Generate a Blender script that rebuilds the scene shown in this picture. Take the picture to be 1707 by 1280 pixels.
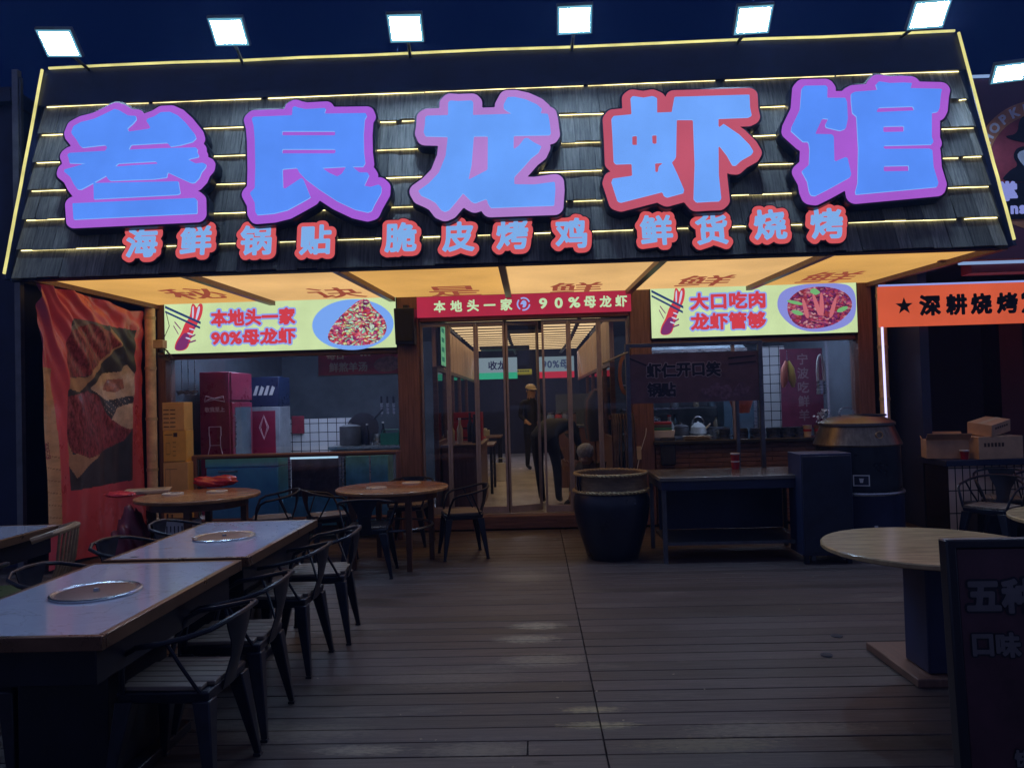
import bpy, bmesh, math, random
import numpy as np
from mathutils import Vector, Matrix, Euler
random.seed(7); rng = np.random.RandomState(5)
for o in list(bpy.data.objects): bpy.data.objects.remove(o)
S = bpy.context.scene; COL = S.collection
PI = math.pi
# ------------------------------------------------------------------ camera
FPX, CX, CY, CAMH = 1260.0, 853.5, 640.0, 1.55
_y = np.array([36., -28., FPX]); _y /= np.linalg.norm(_y)
_x = np.array([math.cos(.0277), math.sin(.0277), 0.]); _x -= _x.dot(_y)*_y; _x /= np.linalg.norm(_x)
_z = -np.cross(_x, _y)
if _z[1] < 0: _z = -_z
RW = np.stack([_x, _y, _z])                      # world = RW @ (right, up, forward)
cam = bpy.data.cameras.new('camera'); camo = bpy.data.objects.new('camera', cam); COL.objects.link(camo)
cam.sensor_fit = 'HORIZONTAL'; cam.sensor_width = 36.0; cam.lens = 36.0*FPX/1707.0
cam.clip_start = .05; cam.clip_end = 600
_r, _u, _f = RW[:, 0], RW[:, 1], RW[:, 2]
camo.matrix_world = Matrix(((_r[0], _u[0], -_f[0], 0), (_r[1], _u[1], -_f[1], 0), (_r[2], _u[2], -_f[2], CAMH), (0, 0, 0, 1)))
S.camera = camo
# measured points of the photograph turned into metres
def ray(px, py): return RW @ np.array([px-CX, -(py-CY), FPX])
def W(px, py, Y): d = ray(px, py); return Vector(d*(Y/d[1])+[0, 0, CAMH])
def G(px, py, z=0.): d = ray(px, py); return Vector(d*((z-CAMH)/d[2])+[0, 0, CAMH])
def PX(px, py, X): d = ray(px, py); return Vector(d*(X/d[0])+[0, 0, CAMH])
# ------------------------------------------------------------------ world and exposure
world = bpy.data.worlds.new('World'); S.world = world; world.use_nodes = True
nt = world.node_tree; bg = nt.nodes['Background']
sky = nt.nodes.new('ShaderNodeTexSky'); sky.sky_type = 'NISHITA'; sky.sun_disc = False
sky.sun_elevation = math.radians(-7); sky.sun_rotation = math.radians(180)
tc = nt.nodes.new('ShaderNodeTexCoord'); sep = nt.nodes.new('ShaderNodeSeparateXYZ')
ramp = nt.nodes.new('ShaderNodeValToRGB'); add = nt.nodes.new('ShaderNodeMix'); add.data_type = 'RGBA'; add.blend_type = 'ADD'
add.inputs[0].default_value = 1.0
nt.links.new(tc.outputs['Generated'], sep.inputs[0]); nt.links.new(sep.outputs['Y'], ramp.inputs[0])
# night sky; a brighter glow is added behind the camera to lift front faces
_e = ramp.color_ramp.elements
_e[0].position = 0.0; _e[0].color = (.078, .092, .19, 1)
_e[1].position = 0.3; _e[1].color = (.0003, .0026, .024, 1)
nt.links.new(ramp.outputs[0], add.inputs[6]); nt.links.new(sky.outputs[0], add.inputs[7])
skys = nt.nodes.new('ShaderNodeMix'); skys.data_type = 'RGBA'; skys.blend_type = 'MULTIPLY'; skys.inputs[0].default_value = 1
skys.inputs[7].default_value = (.02, .03, .05, 1)
nt.links.new(sky.outputs[0], skys.inputs[6]); nt.links.new(skys.outputs[2], add.inputs[7])
nt.links.new(add.outputs[2], bg.inputs[0]); bg.inputs[1].default_value = 1.0
S.view_settings.view_transform = 'Standard'; S.view_settings.look = 'None'; S.view_settings.exposure = 0; S.view_settings.gamma = 1
S.cycles.use_denoising = True; S.cycles.max_bounces = 8; S.cycles.transparent_max_bounces = 16
S.cycles.caustics_reflective = False; S.cycles.caustics_refractive = False; S.cycles.sample_clamp_indirect = 4
# ------------------------------------------------------------------ materials
def lin(c):
    c = c/255.0
    return c/12.92 if c <= .04045 else ((c+.055)/1.055)**2.4
def rgb(r, g, b): return (lin(r), lin(g), lin(b), 1)
MATS = {}
def mat(name, col, rough=.5, metal=0., var=.25, scale=6., stretch=(1, 1, 1), bump=.0, bscale=None, spec=.5, coat=0.):
    """surface with a slightly uneven colour and gloss"""
    if name in MATS: return MATS[name]
    m = bpy.data.materials.new(name); m.use_nodes = True; n = m.node_tree; p = n.nodes['Principled BSDF']
    p.inputs['Roughness'].default_value = rough; p.inputs['Metallic'].default_value = metal
    p.inputs['Specular IOR Level'].default_value = spec; p.inputs['Coat Weight'].default_value = coat
    t = n.nodes.new('ShaderNodeTexCoord'); mp = n.nodes.new('ShaderNodeMapping'); mp.inputs['Scale'].default_value = stretch
    nz = n.nodes.new('ShaderNodeTexNoise'); nz.inputs['Scale'].default_value = scale; nz.inputs['Detail'].default_value = 6; nz.inputs['Roughness'].default_value = .65
    n.links.new(t.outputs['Object'], mp.inputs[0]); n.links.new(mp.outputs[0], nz.inputs[0])
    r = n.nodes.new('ShaderNodeValToRGB'); c = col
    r.color_ramp.elements[0].position = .3; r.color_ramp.elements[1].position = .7
    r.color_ramp.elements[0].color = (c[0]*(1-var), c[1]*(1-var), c[2]*(1-var), 1)
    r.color_ramp.elements[1].color = (min(1, c[0]*(1+var)), min(1, c[1]*(1+var)), min(1, c[2]*(1+var)), 1)
    n.links.new(nz.outputs[0], r.inputs[0]); n.links.new(r.outputs[0], p.inputs['Base Color'])
    mr = n.nodes.new('ShaderNodeMapRange'); mr.inputs[3].default_value = max(.03, rough-.12); mr.inputs[4].default_value = min(1, rough+.12)
    n.links.new(nz.outputs[0], mr.inputs[0]); n.links.new(mr.outputs[0], p.inputs['Roughness'])
    if bump:
        b = n.nodes.new('ShaderNodeBump'); b.inputs['Strength'].default_value = bump; b.inputs['Distance'].default_value = .01
        nb = nz
        if bscale:
            nb = n.nodes.new('ShaderNodeTexNoise'); nb.inputs['Scale'].default_value = bscale; nb.inputs['Detail'].default_value = 4
            n.links.new(mp.outputs[0], nb.inputs[0])
        n.links.new(nb.outputs[0], b.inputs['Height']); n.links.new(b.outputs[0], p.inputs['Normal'])
    MATS[name] = m; return m
def emit(name, col, strength=1., sample=True, var=0., scale=1.5):
    if name in MATS: return MATS[name]
    m = bpy.data.materials.new(name); m.use_nodes = True; n = m.node_tree; n.nodes.remove(n.nodes['Principled BSDF'])
    e = n.nodes.new('ShaderNodeEmission'); e.inputs[0].default_value = col; e.inputs[1].default_value = strength
    n.links.new(e.outputs[0], n.nodes['Material Output'].inputs[0])
    if var:
        t = n.nodes.new('ShaderNodeTexCoord'); nz = n.nodes.new('ShaderNodeTexNoise'); nz.inputs['Scale'].default_value = scale; nz.inputs['Detail'].default_value = 3
        mr = n.nodes.new('ShaderNodeMapRange'); mr.inputs[1].default_value = .3; mr.inputs[2].default_value = .7
        mr.inputs[3].default_value = strength*(1-var); mr.inputs[4].default_value = strength*(1+var)
        n.links.new(t.outputs['Object'], nz.inputs[0]); n.links.new(nz.outputs[0], mr.inputs[0]); n.links.new(mr.outputs[0], e.inputs[1])
    if not sample: m.cycles.emission_sampling = 'NONE'
    MATS[name] = m; return m
def glass(name, tint=(.9, .95, 1, 1), refl=.08):
    if name in MATS: return MATS[name]
    m = bpy.data.materials.new(name); m.use_nodes = True; n = m.node_tree; n.nodes.remove(n.nodes['Principled BSDF'])
    tr = n.nodes.new('ShaderNodeBsdfTransparent'); tr.inputs[0].default_value = tint
    gl = n.nodes.new('ShaderNodeBsdfGlossy'); gl.inputs['Roughness'].default_value = .03
    fr = n.nodes.new('ShaderNodeFresnel'); fr.inputs[0].default_value = 1.35
    ad = n.nodes.new('ShaderNodeMath'); ad.operation = 'ADD'; ad.use_clamp = True; ad.inputs[1].default_value = refl*.3
    mx = n.nodes.new('ShaderNodeMixShader')
    n.links.new(fr.outputs[0], ad.inputs[0]); n.links.new(ad.outputs[0], mx.inputs[0]); n.links.new(tr.outputs[0], mx.inputs[1]); n.links.new(gl.outputs[0], mx.inputs[2])
    n.links.new(mx.outputs[0], n.nodes['Material Output'].inputs[0]); MATS[name] = m; return m
# ------------------------------------------------------------------ mesh helpers
class MB:
    def __init__(s): s.v = []; s.f = []; s.mi = []; s.cur = 0
    def mat(s, i): s.cur = i; return s
    def add(s, vs, fs):
        o = len(s.v); s.v += [tuple(v) for v in vs]
        for f in fs: s.f.append([o+i for i in f]); s.mi.append(s.cur)
        return s
    def box(s, x0, x1, y0, y1, z0, z1):
        return s.add([(x0, y0, z0), (x1, y0, z0), (x1, y1, z0), (x0, y1, z0), (x0, y0, z1), (x1, y0, z1), (x1, y1, z1), (x0, y1, z1)],
                     [(0, 3, 2, 1), (4, 5, 6, 7), (0, 1, 5, 4), (1, 2, 6, 5), (2, 3, 7, 6), (3, 0, 4, 7)])
    def xbox(s, M, x0, x1, y0, y1, z0, z1):
        t = MB(); t.box(x0, x1, y0, y1, z0, z1); return s.add([M @ Vector(v) for v in t.v], t.f)
    def frustum(s, a, b, za, zb):
        """a, b = (x0,x1,y0,y1) rectangles at heights za, zb"""
        q = [(a[0], a[2], za), (a[1], a[2], za), (a[1], a[3], za), (a[0], a[3], za), (b[0], b[2], zb), (b[1], b[2], zb), (b[1], b[3], zb), (b[0], b[3], zb)]
        return s.add(q, [(0, 3, 2, 1), (4, 5, 6, 7), (0, 1, 5, 4), (1, 2, 6, 5), (2, 3, 7, 6), (3, 0, 4, 7)])
    def tube(s, pts, r, n=8, closed=False, cap=True):
        pts = [Vector(p) for p in pts]; k = len(pts); rs = r if isinstance(r, (list, tuple)) else [r]*k
        vs = []; prev = None
        for i in range(k):
            if closed: d = pts[(i+1) % k]-pts[i-1]
            else: d = pts[min(i+1, k-1)]-pts[max(i-1, 0)]
            d.normalize()
            if prev is None:
                a = Vector((0, 0, 1)) if abs(d.z) < .9 else Vector((1, 0, 0))
                u = d.cross(a).normalized()
            else:
                u = prev-d*prev.dot(d)
                u = u.normalized() if u.length > 1e-6 else d.orthogonal().normalized()
            prev = u; w = d.cross(u)
            for j in range(n):
                t = 2*PI*j/n; vs.append(pts[i]+(u*math.cos(t)+w*math.sin(t))*rs[i])
        fs = []
        for i in range(k if closed else k-1):
            a = i*n; b = ((i+1) % k)*n
            for j in range(n): fs.append((a+j, a+(j+1) % n, b+(j+1) % n, b+j))
        if cap and not closed: fs += [tuple(range(n))[::-1], tuple(range((k-1)*n, k*n))]
        return s.add(vs, fs)
    def cyl(s, p0, p1, r0, r1=None, n=16): return s.tube([p0, p1], [r0, r0 if r1 is None else r1], n)
    def lathe(s, prof, c=(0, 0, 0), n=28, sx=1., sy=1.):
        vs = []; c = Vector(c)
        for (r, z) in prof:
            for j in range(n): t = 2*PI*j/n; vs.append((c.x+r*sx*math.cos(t), c.y+r*sy*math.sin(t), c.z+z))
        fs = []
        for i in range(len(prof)-1):
            for j in range(n): fs.append((i*n+j, i*n+(j+1) % n, (i+1)*n+(j+1) % n, (i+1)*n+j))
        if prof[0][0] > 1e-4: fs.append(tuple(range(n))[::-1])
        if prof[-1][0] > 1e-4: fs.append(tuple(range((len(prof)-1)*n, len(prof)*n)))
        return s.add(vs, fs)
    def prism(s, poly, M, z0, z1):
        k = len(poly); vs = [M @ Vector((x, y, z0)) for x, y in poly]+[M @ Vector((x, y, z1)) for x, y in poly]
        return s.add(vs, [tuple(range(k))[::-1], tuple(range(k, 2*k))]+[(i, (i+1) % k, k+(i+1) % k, k+i) for i in range(k)])
    def build(s, name, m, parent=None, bevel=0., smooth=False, seg=2):
        me = bpy.data.meshes.new(name); me.from_pydata(s.v, [], s.f)
        ms = m if isinstance(m, (list, tuple)) else [m]
        for q in ms: me.materials.append(q)
        me.polygons.foreach_set('material_index', s.mi); me.update()
        bm = bmesh.new(); bm.from_mesh(me); bmesh.ops.recalc_face_normals(bm, faces=bm.faces); bm.to_mesh(me); bm.free()
        o = bpy.data.objects.new(name, me); COL.objects.link(o)
        if parent is not None: o.parent = parent
        if bevel:
            b = o.modifiers.new('bevel', 'BEVEL'); b.width = bevel; b.segments = seg; b.limit_method = 'ANGLE'; b.angle_limit = .6
        if smooth or bevel:
            for q in me.polygons: q.use_smooth = True
            me.set_sharp_from_angle(angle=.65)
        return o
def tag(o, label=None, cat=None, group=None, kind=None):
    if label: o['label'] = label
    if cat: o['category'] = cat
    if group: o['group'] = group
    if kind: o['kind'] = kind
    return o
def thing(name, label, cat, loc=(0, 0, 0), rz=0., group=None):
    o = bpy.data.objects.new(name, None); COL.objects.link(o); o.empty_display_size = .1
    o.location = loc; o.rotation_euler = (0, 0, rz); return tag(o, label, cat, group)
def dup(root, loc, rz=0., label=None, group=None):
    r = root.copy(); COL.objects.link(r); r.location = loc; r.rotation_euler = (0, 0, rz)
    if label: r['label'] = label
    if group: r['group'] = group
    for ch in list(root.children):
        c = ch.copy(); COL.objects.link(c); c.parent = r
        for g in ch.children:
            d = g.copy(); COL.objects.link(d); d.parent = c
    return r
def mx(o, xd, yd, zd=None):
    """matrix with origin o and given axes"""
    xd = Vector(xd).normalized(); yd = Vector(yd).normalized(); zd = Vector(zd).normalized() if zd else xd.cross(yd)
    return Matrix(((xd.x, yd.x, zd.x, o[0]), (xd.y, yd.y, zd.y, o[1]), (xd.z, yd.z, zd.z, o[2]), (0, 0, 0, 1)))
FRONT = lambda x, y, z: mx((x, y, z), (1, 0, 0), (0, 0, 1))       # a board facing the camera side
# ------------------------------------------------------------------ lettering
_tc = {}
def glyphs(txt, bold=.02, space=1.):
    """flat mesh data of a line of writing, centred, about one unit high"""
    k = (txt, bold, space)
    if k in _tc: return _tc[k]
    cu = bpy.data.curves.new('t', 'FONT'); cu.body = txt; cu.offset = bold; cu.resolution_u = 3; cu.space_character = space
    ob = bpy.data.objects.new('t', cu); COL.objects.link(ob)
    dg = bpy.context.evaluated_depsgraph_get(); dg.update()
    me = bpy.data.meshes.new_from_object(ob.evaluated_get(dg))
    v = np.array([q.co[:2] for q in me.vertices]) if len(me.vertices) else np.zeros((1, 2))
    f = [tuple(p.vertices) for p in me.polygons]
    bpy.data.objects.remove(ob); bpy.data.curves.remove(cu); bpy.data.meshes.remove(me)
    lo, hi = v.min(0), v.max(0); v = v-(lo+hi)/2
    _tc[k] = (v, f, hi-lo); return _tc[k]
def sd_pieces(pieces, X, Y):
    """signed distance (negative inside) of a union of pieces; a piece is a list of loops, or an (n,2,2) array of segments"""
    out = None
    for pc in pieces:
        if isinstance(pc, np.ndarray): sg = pc
        else: sg = np.concatenate([np.stack([np.array(l, float), np.roll(np.array(l, float), -1, 0)], 1) for l in pc])
        d2 = np.full(X.shape, 1e18); ins = np.zeros(X.shape, bool)
        for (a, b) in sg:
            ex, ey = b-a; L = ex*ex+ey*ey+1e-18
            t = np.clip(((X-a[0])*ex+(Y-a[1])*ey)/L, 0, 1)
            d2 = np.minimum(d2, (X-a[0]-t*ex)**2+(Y-a[1]-t*ey)**2)
            if abs(ey) > 1e-12:
                c = ((a[1] > Y) != (b[1] > Y)) & (X < (b[0]-a[0])*(Y-a[1])/ey+a[0]); ins ^= c
        d = np.sqrt(d2); d[ins] *= -1
        out = d if out is None else np.minimum(out, d)
    return out
def sd_mesh(D, xs, ys, level):
    """flat mesh of {D<level}: marching squares with shared vertices"""
    nx, ny = len(xs), len(ys); V = []; idx = {}; F = []; B = D-level
    def node(i, j):
        k = (i, j)
        if k not in idx: idx[k] = len(V); V.append((xs[i], ys[j]))
        return idx[k]
    def cut(i, j, i2, j2):
        k = (i, j, i2, j2) if (i, j) < (i2, j2) else (i2, j2, i, j)
        if k not in idx:
            a, b = B[k[1], k[0]], B[k[3], k[2]]; t = min(.98, max(.02, a/(a-b)))
            idx[k] = len(V); V.append((xs[k[0]]+(xs[k[2]]-xs[k[0]])*t, ys[k[1]]+(ys[k[3]]-ys[k[1]])*t))
        return idx[k]
    neg = B < 0
    for j in range(ny-1):
        for i in range(nx-1):
            c = [(i, j), (i+1, j), (i+1, j+1), (i, j+1)]; ng = [neg[q[1], q[0]] for q in c]
            if not any(ng): continue
            p = []
            for a in range(4):
                b = (a+1) % 4
                if ng[a]: p.append(node(*c[a]))
                if ng[a] != ng[b]: p.append(cut(*c[a], *c[b]))
            F.append(tuple(p))
    return V, F
def plate(V, F, M, z0, z1, name, mface, mside, parent):
    """solid plate between z0 and z1 with a different side colour"""
    n = len(V); mb = MB()
    mb.add([M @ Vector((x, y, z1)) for x, y in V]+[M @ Vector((x, y, z0)) for x, y in V], F)
    cnt = {}
    for f in F:
        for a, b in zip(f, f[1:]+f[:1]): cnt[(a, b)] = 1
    mb.cur = 1
    for (a, b) in cnt:
        if (b, a) not in cnt: mb.f.append([b, a, a+n, b+n]); mb.mi.append(1)
    me = bpy.data.meshes.new(name); me.from_pydata(mb.v, [], mb.f); me.materials.append(mface); me.materials.append(mside)
    me.polygons.foreach_set('material_index', mb.mi); me.update()
    o = bpy.data.objects.new(name, me); COL.objects.link(o); o.parent = parent; return o
def glyph_segs(txt, bold, size, cx=0, cy=0):
    v, f, sz = glyphs(txt, bold); s = size/max(sz) if size else 1.
    e = {}; key = {}; rep = [key.setdefault((round(x, 4), round(y, 4)), i) for i, (x, y) in enumerate(v)]
    for q in f:
        q = tuple(rep[i] for i in q)
        for a, b in zip(q, q[1:]+q[:1]):
            if a != b: e[(min(a, b), max(a, b))] = e.get((min(a, b), max(a, b)), 0)+1
    return np.array([[v[a]*s+[cx, cy], v[b]*s+[cx, cy]] for (a, b), c in e.items() if c == 1])
_bc = {}
def bold_glyph(ch, bold):
    """one character thickened evenly all round, as a flat mesh about one unit high"""
    if (ch, bold) not in _bc:
        sg = glyph_segs(ch, 0, None); lo, hi = sg.reshape(-1, 2).min(0)-bold-.03, sg.reshape(-1, 2).max(0)+bold+.03
        xs = np.arange(lo[0], hi[0], .021); ys = np.arange(lo[1], hi[1], .021); A_, B_ = np.meshgrid(xs, ys)
        _bc[(ch, bold)] = sd_mesh(sd_pieces([sg], A_, B_), xs, ys, bold)
    return _bc[(ch, bold)]
def put_text(mb, txt, M, h=None, w=None, z=.003, bold=.03, space=1.):
    """a line of writing centred on M; h and w are its height and width"""
    pos = []; x = 0; P_ = []
    for ch in txt:
        if ch == ' ': x += .35*space; continue
        V, F = bold_glyph(ch, bold); V = np.array(V); adv = 1.0 if ord(ch) > 255 else V[:, 0].max()-V[:, 0].min()+.06
        P_.append((V+[x+adv/2, 0], F)); x += adv*space
    al = np.concatenate([p[0] for p in P_]); lo, hi = al.min(0), al.max(0); sz = hi-lo; c = (lo+hi)/2
    sy = (h/sz[1]) if h else w/sz[0]; sx = (w/sz[0]) if w else sy
    for V, F in P_: mb.add([M @ Vector(((a-c[0])*sx, (b-c[1])*sy, z)) for a, b in V], F)
# ------------------------------------------------------------------ shared materials
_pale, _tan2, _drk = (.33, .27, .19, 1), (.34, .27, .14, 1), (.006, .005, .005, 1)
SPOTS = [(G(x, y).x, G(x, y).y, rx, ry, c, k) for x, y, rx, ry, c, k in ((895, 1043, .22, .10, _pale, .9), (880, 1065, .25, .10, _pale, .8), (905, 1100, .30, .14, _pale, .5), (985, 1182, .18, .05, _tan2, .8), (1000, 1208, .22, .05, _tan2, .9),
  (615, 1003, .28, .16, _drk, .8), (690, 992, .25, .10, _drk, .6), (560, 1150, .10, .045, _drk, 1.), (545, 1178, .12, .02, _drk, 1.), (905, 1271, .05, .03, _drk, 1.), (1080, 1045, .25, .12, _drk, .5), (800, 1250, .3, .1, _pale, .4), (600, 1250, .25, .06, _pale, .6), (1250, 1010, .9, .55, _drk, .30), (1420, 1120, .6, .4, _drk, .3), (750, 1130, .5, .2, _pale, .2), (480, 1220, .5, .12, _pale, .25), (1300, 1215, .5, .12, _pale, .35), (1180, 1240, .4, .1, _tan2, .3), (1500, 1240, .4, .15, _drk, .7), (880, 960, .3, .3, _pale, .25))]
def deck_mat():
    m = bpy.data.materials.new('deck_board'); m.use_nodes = True; n = m.node_tree; p = n.nodes['Principled BSDF']; L = n.links.new
    g = n.nodes.new('ShaderNodeNewGeometry'); t = n.nodes.new('ShaderNodeTexCoord')
    mp = n.nodes.new('ShaderNodeMapping'); mp.inputs['Scale'].default_value = (1.2, 26, 1)
    off = n.nodes.new('ShaderNodeVectorMath'); off.operation = 'ADD'
    sc = n.nodes.new('ShaderNodeMath'); sc.operation = 'MULTIPLY'; sc.inputs[1].default_value = 37.
    L(g.outputs['Random Per Island'], sc.inputs[0]); L(t.outputs['Object'], mp.inputs[0]); L(mp.outputs[0], off.inputs[0]); L(sc.outputs[0], off.inputs[1])
    nz = n.nodes.new('ShaderNodeTexNoise'); nz.inputs['Scale'].default_value = 2.2; nz.inputs['Detail'].default_value = 9; nz.inputs['Roughness'].default_value = .7
    L(off.outputs[0], nz.inputs[0])
    r = n.nodes.new('ShaderNodeValToRGB'); r.color_ramp.elements[0].position = .28; r.color_ramp.elements[1].position = .75
    r.color_ramp.elements[0].color = (.026, .0195, .0200, 1); r.color_ramp.elements[1].color = (.088, .064, .066, 1); L(nz.outputs[0], r.inputs[0])
    hv = n.nodes.new('ShaderNodeHueSaturation'); vr = n.nodes.new('ShaderNodeMapRange'); vr.inputs[3].default_value = .68; vr.inputs[4].default_value = 1.32
    L(g.outputs['Random Per Island'], vr.inputs[0]); L(vr.outputs[0], hv.inputs['Value']); L(r.outputs[0], hv.inputs['Color'])
    # worn pale patches and dark stains that belong to the boards
    s = n.nodes.new('ShaderNodeTexNoise'); s.inputs['Scale'].default_value = 1.1; s.inputs['Detail'].default_value = 7; s.inputs['Roughness'].default_value = .75
    m2 = n.nodes.new('ShaderNodeMapping'); m2.inputs['Scale'].default_value = (1, 3.2, 1); L(t.outputs['Object'], m2.inputs[0]); L(m2.outputs[0], s.inputs[0])
    k = n.nodes.new('ShaderNodeValToRGB'); k.color_ramp.elements[0].position = .57; k.color_ramp.elements[0].color = (0, 0, 0, 1); k.color_ramp.elements[1].position = .72; k.color_ramp.elements[1].color = (.6, .6, .6, 1); L(s.outputs[0], k.inputs[0])
    mxn = n.nodes.new('ShaderNodeMix'); mxn.data_type = 'RGBA'; L(k.outputs[0], mxn.inputs[0]); L(hv.outputs[0], mxn.inputs[6]); mxn.inputs[7].default_value = (.20, .16, .13, 1)
    k2 = n.nodes.new('ShaderNodeValToRGB'); k2.color_ramp.elements[0].position = .26; k2.color_ramp.elements[0].color = (.8, .8, .8, 1); k2.color_ramp.elements[1].position = .40; k2.color_ramp.elements[1].color = (0, 0, 0, 1); L(s.outputs[0], k2.inputs[0])
    mx2 = n.nodes.new('ShaderNodeMix'); mx2.data_type = 'RGBA'; L(k2.outputs[0], mx2.inputs[0]); L(mxn.outputs[2], mx2.inputs[6]); mx2.inputs[7].default_value = (.022, .016, .015, 1)
    # single worn, pale or dirty places and broad darker or paler areas: x, y, half length, half width, colour, strength
    last = mx2.outputs[2]; po = n.nodes.new('ShaderNodeSeparateXYZ'); L(t.outputs['Object'], po.inputs[0])
    wn = n.nodes.new('ShaderNodeTexNoise'); wn.inputs['Scale'].default_value = 20; wn.inputs['Detail'].default_value = 6; wn.inputs['Roughness'].default_value = .7; L(m2.outputs[0], wn.inputs[0])
    def mth(op, a, b=None):
        q = n.nodes.new('ShaderNodeMath'); q.operation = op
        for i, s_ in enumerate((a, b)):
            if s_ is None: continue
            if isinstance(s_, (int, float)): q.inputs[i].default_value = s_
            else: L(s_, q.inputs[i])
        return q.outputs[0]
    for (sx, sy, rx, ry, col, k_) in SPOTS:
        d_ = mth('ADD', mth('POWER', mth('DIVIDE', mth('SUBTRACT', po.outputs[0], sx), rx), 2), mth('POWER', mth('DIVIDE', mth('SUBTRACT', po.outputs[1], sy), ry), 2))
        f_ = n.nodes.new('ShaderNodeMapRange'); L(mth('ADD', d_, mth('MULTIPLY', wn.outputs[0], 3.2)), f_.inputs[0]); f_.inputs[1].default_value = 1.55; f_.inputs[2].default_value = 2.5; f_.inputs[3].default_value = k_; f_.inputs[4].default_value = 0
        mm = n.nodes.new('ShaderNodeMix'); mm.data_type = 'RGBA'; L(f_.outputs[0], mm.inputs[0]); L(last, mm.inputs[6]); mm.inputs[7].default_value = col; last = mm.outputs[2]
    L(last, p.inputs['Base Color'])
    rr = n.nodes.new('ShaderNodeMapRange'); rr.inputs[3].default_value = .30; rr.inputs[4].default_value = .72; L(s.outputs[0], rr.inputs[0]); L(rr.outputs[0], p.inputs['Roughness'])
    b = n.nodes.new('ShaderNodeBump'); b.inputs['Strength'].default_value = .35; b.inputs['Distance'].default_value = .004; L(nz.outputs[0], b.inputs['Height']); L(b.outputs[0], p.inputs['Normal'])
    return m
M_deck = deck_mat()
M_asph = mat('asphalt', (.03, .03, .035, 1), .8, bump=.3, scale=40)
M_wood = mat('reddish_wood', (.17, .085, .072, 1), .45, var=.45, scale=4, stretch=(14, 14, .7), bump=.3)
M_woodh = mat('reddish_wood_flat', (.15, .075, .058, 1), .42, var=.45, scale=4, stretch=(.7, 10, 10), bump=.2)
M_tan = mat('tan_wood', (.66, .48, .37, 1), .5, var=.4, scale=3, stretch=(6, 6, .5), bump=.1)
M_dark = mat('dark_metal', (.022, .028, .055, 1), .42, .3, var=.3)
M_navy = mat('navy_paint', (.016, .024, .075, 1), .5, var=.4, scale=2)
M_black = mat('black_metal', (.008, .011, .024, 1), .36, 0., var=.4, scale=14, spec=.4)
M_shade = mat('under_table_shade', (.004, .006, .016, 1), .4, var=.3)  # near-black so the shade under the tables is put into the colour
M_worn = mat('worn_metal', (.10, .11, .13, 1), .35, .7)
M_steel = mat('steel', (.42, .44, .47, 1), .28, .9, var=.15, scale=5, stretch=(1, 1, 8))
M_grey = mat('grey_paint', (.12, .13, .15, 1), .5, var=.3)
M_alu = mat('door_aluminium', (.42, .35, .32, 1), .38, .6, var=.2)
M_white = mat('white_plastic', (.70, .70, .70, 1), .4, var=.08)
M_cream = mat('cream_plastic', (.55, .45, .32, 1), .5, var=.2)
M_red = mat('red_paint', (.35, .02, .035, 1), .4, var=.2)
M_tile = None
M_floor = mat('shop_floor_tile', (.68, .64, .63, 1), .22, var=.15, scale=2)
M_plaster = mat('kitchen_plaster', (.10, .12, .15, 1), .7, var=.3, scale=2)
M_glass = glass('window_glass', (.95, .97, 1, 1), .02)
M_glass2 = glass('door_glass', (.96, .96, .97, 1), .05)
# ------------------------------------------------------------------ ground
g = MB(); g.box(-120, 120, -120, 140, -.4, -.25); tag(g.build('ground', M_asph), kind='structure')
d = MB(); Y = -2.6; k = 0
while Y < 9.12:
    xs = [-11, -4.6+.0*k, .275, 5.15, 11]
    if 3.30 < Y < 3.45: xs.insert(2, -.07)
    for a, b in zip(xs, xs[1:]):
        w = .0025
        zz = rng.uniform(-.0012, .0012); d.box(a+w, b-w, Y+.003, min(Y+.142, 9.24), -.03+zz, zz)
    Y += .145; k += 1
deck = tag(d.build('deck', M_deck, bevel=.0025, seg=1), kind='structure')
b = MB(); b.box(-11, 11, -2.6, 9.24, -.22, -.04); tag(b.build('deck_underside', M_navy), kind='structure')
# ------------------------------------------------------------------ restaurant building
ZS = 2.92                                                         # height of the awning soffit
building = thing('restaurant', 'single storey restaurant shopfront with brown timber posts under the sloping sign roof', 'building', (0, 9.4, 0))
def P(mb, name, m, parent=None, **kw):
    """part of the building, modelled in scene coordinates"""
    o = mb.build(name, m, None, **kw); par = parent or building
    o.parent = par; o.location = Vector((0, 0, 0))-Vector((0, 9.4, 0)) if par is building else (0, 0, 0); return o
def post(x0, x1, y0=9.26, y1=9.52, z0=.0, z1=2.9, m=None):
    q = MB(); q.box(x0, x1, y0, y1, z0, z1); return P(q, 'timber_post', m or M_wood, bevel=.008)
post(-1.66, -1.40); post(1.21, 1.46); post(3.95, 4.13, z1=2.95); post(-4.66, -4.56, z1=2.95)
q = MB(); q.box(-4.56, -1.67, 9.3, 9.45, 2.19, 2.245); P(q, 'window_head', M_woodh, bevel=.006)
q = MB(); q.box(1.47, 3.94, 9.3, 9.45, 2.19, 2.245); P(q, 'window_head', M_woodh, bevel=.006)
q = MB(); q.box(-1.39, 1.20, 9.30, 9.44, 2.56, 2.61); P(q, 'door_head', M_woodh, bevel=.006)
for a, b, z in ((-4.7, -1.41, 2.25), (-1.409, 1.219, 2.615), (1.22, 4.15, 2.25)): q = MB(); q.box(a, b, 9.45, 9.6, z, 3.05); P(q, 'fascia_wall', M_woodh)
q = MB(); q.box(-1.40, 1.21, 9.24, 9.36, 0, .155); P(q, 'door_step', M_woodh, bevel=.006)
q = MB(); q.box(-1.40, 1.21, 9.361, 9.56, .0, .165); P(q, 'threshold', mat('threshold', (.26, .22, .19, 1), .35), bevel=.004)
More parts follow.
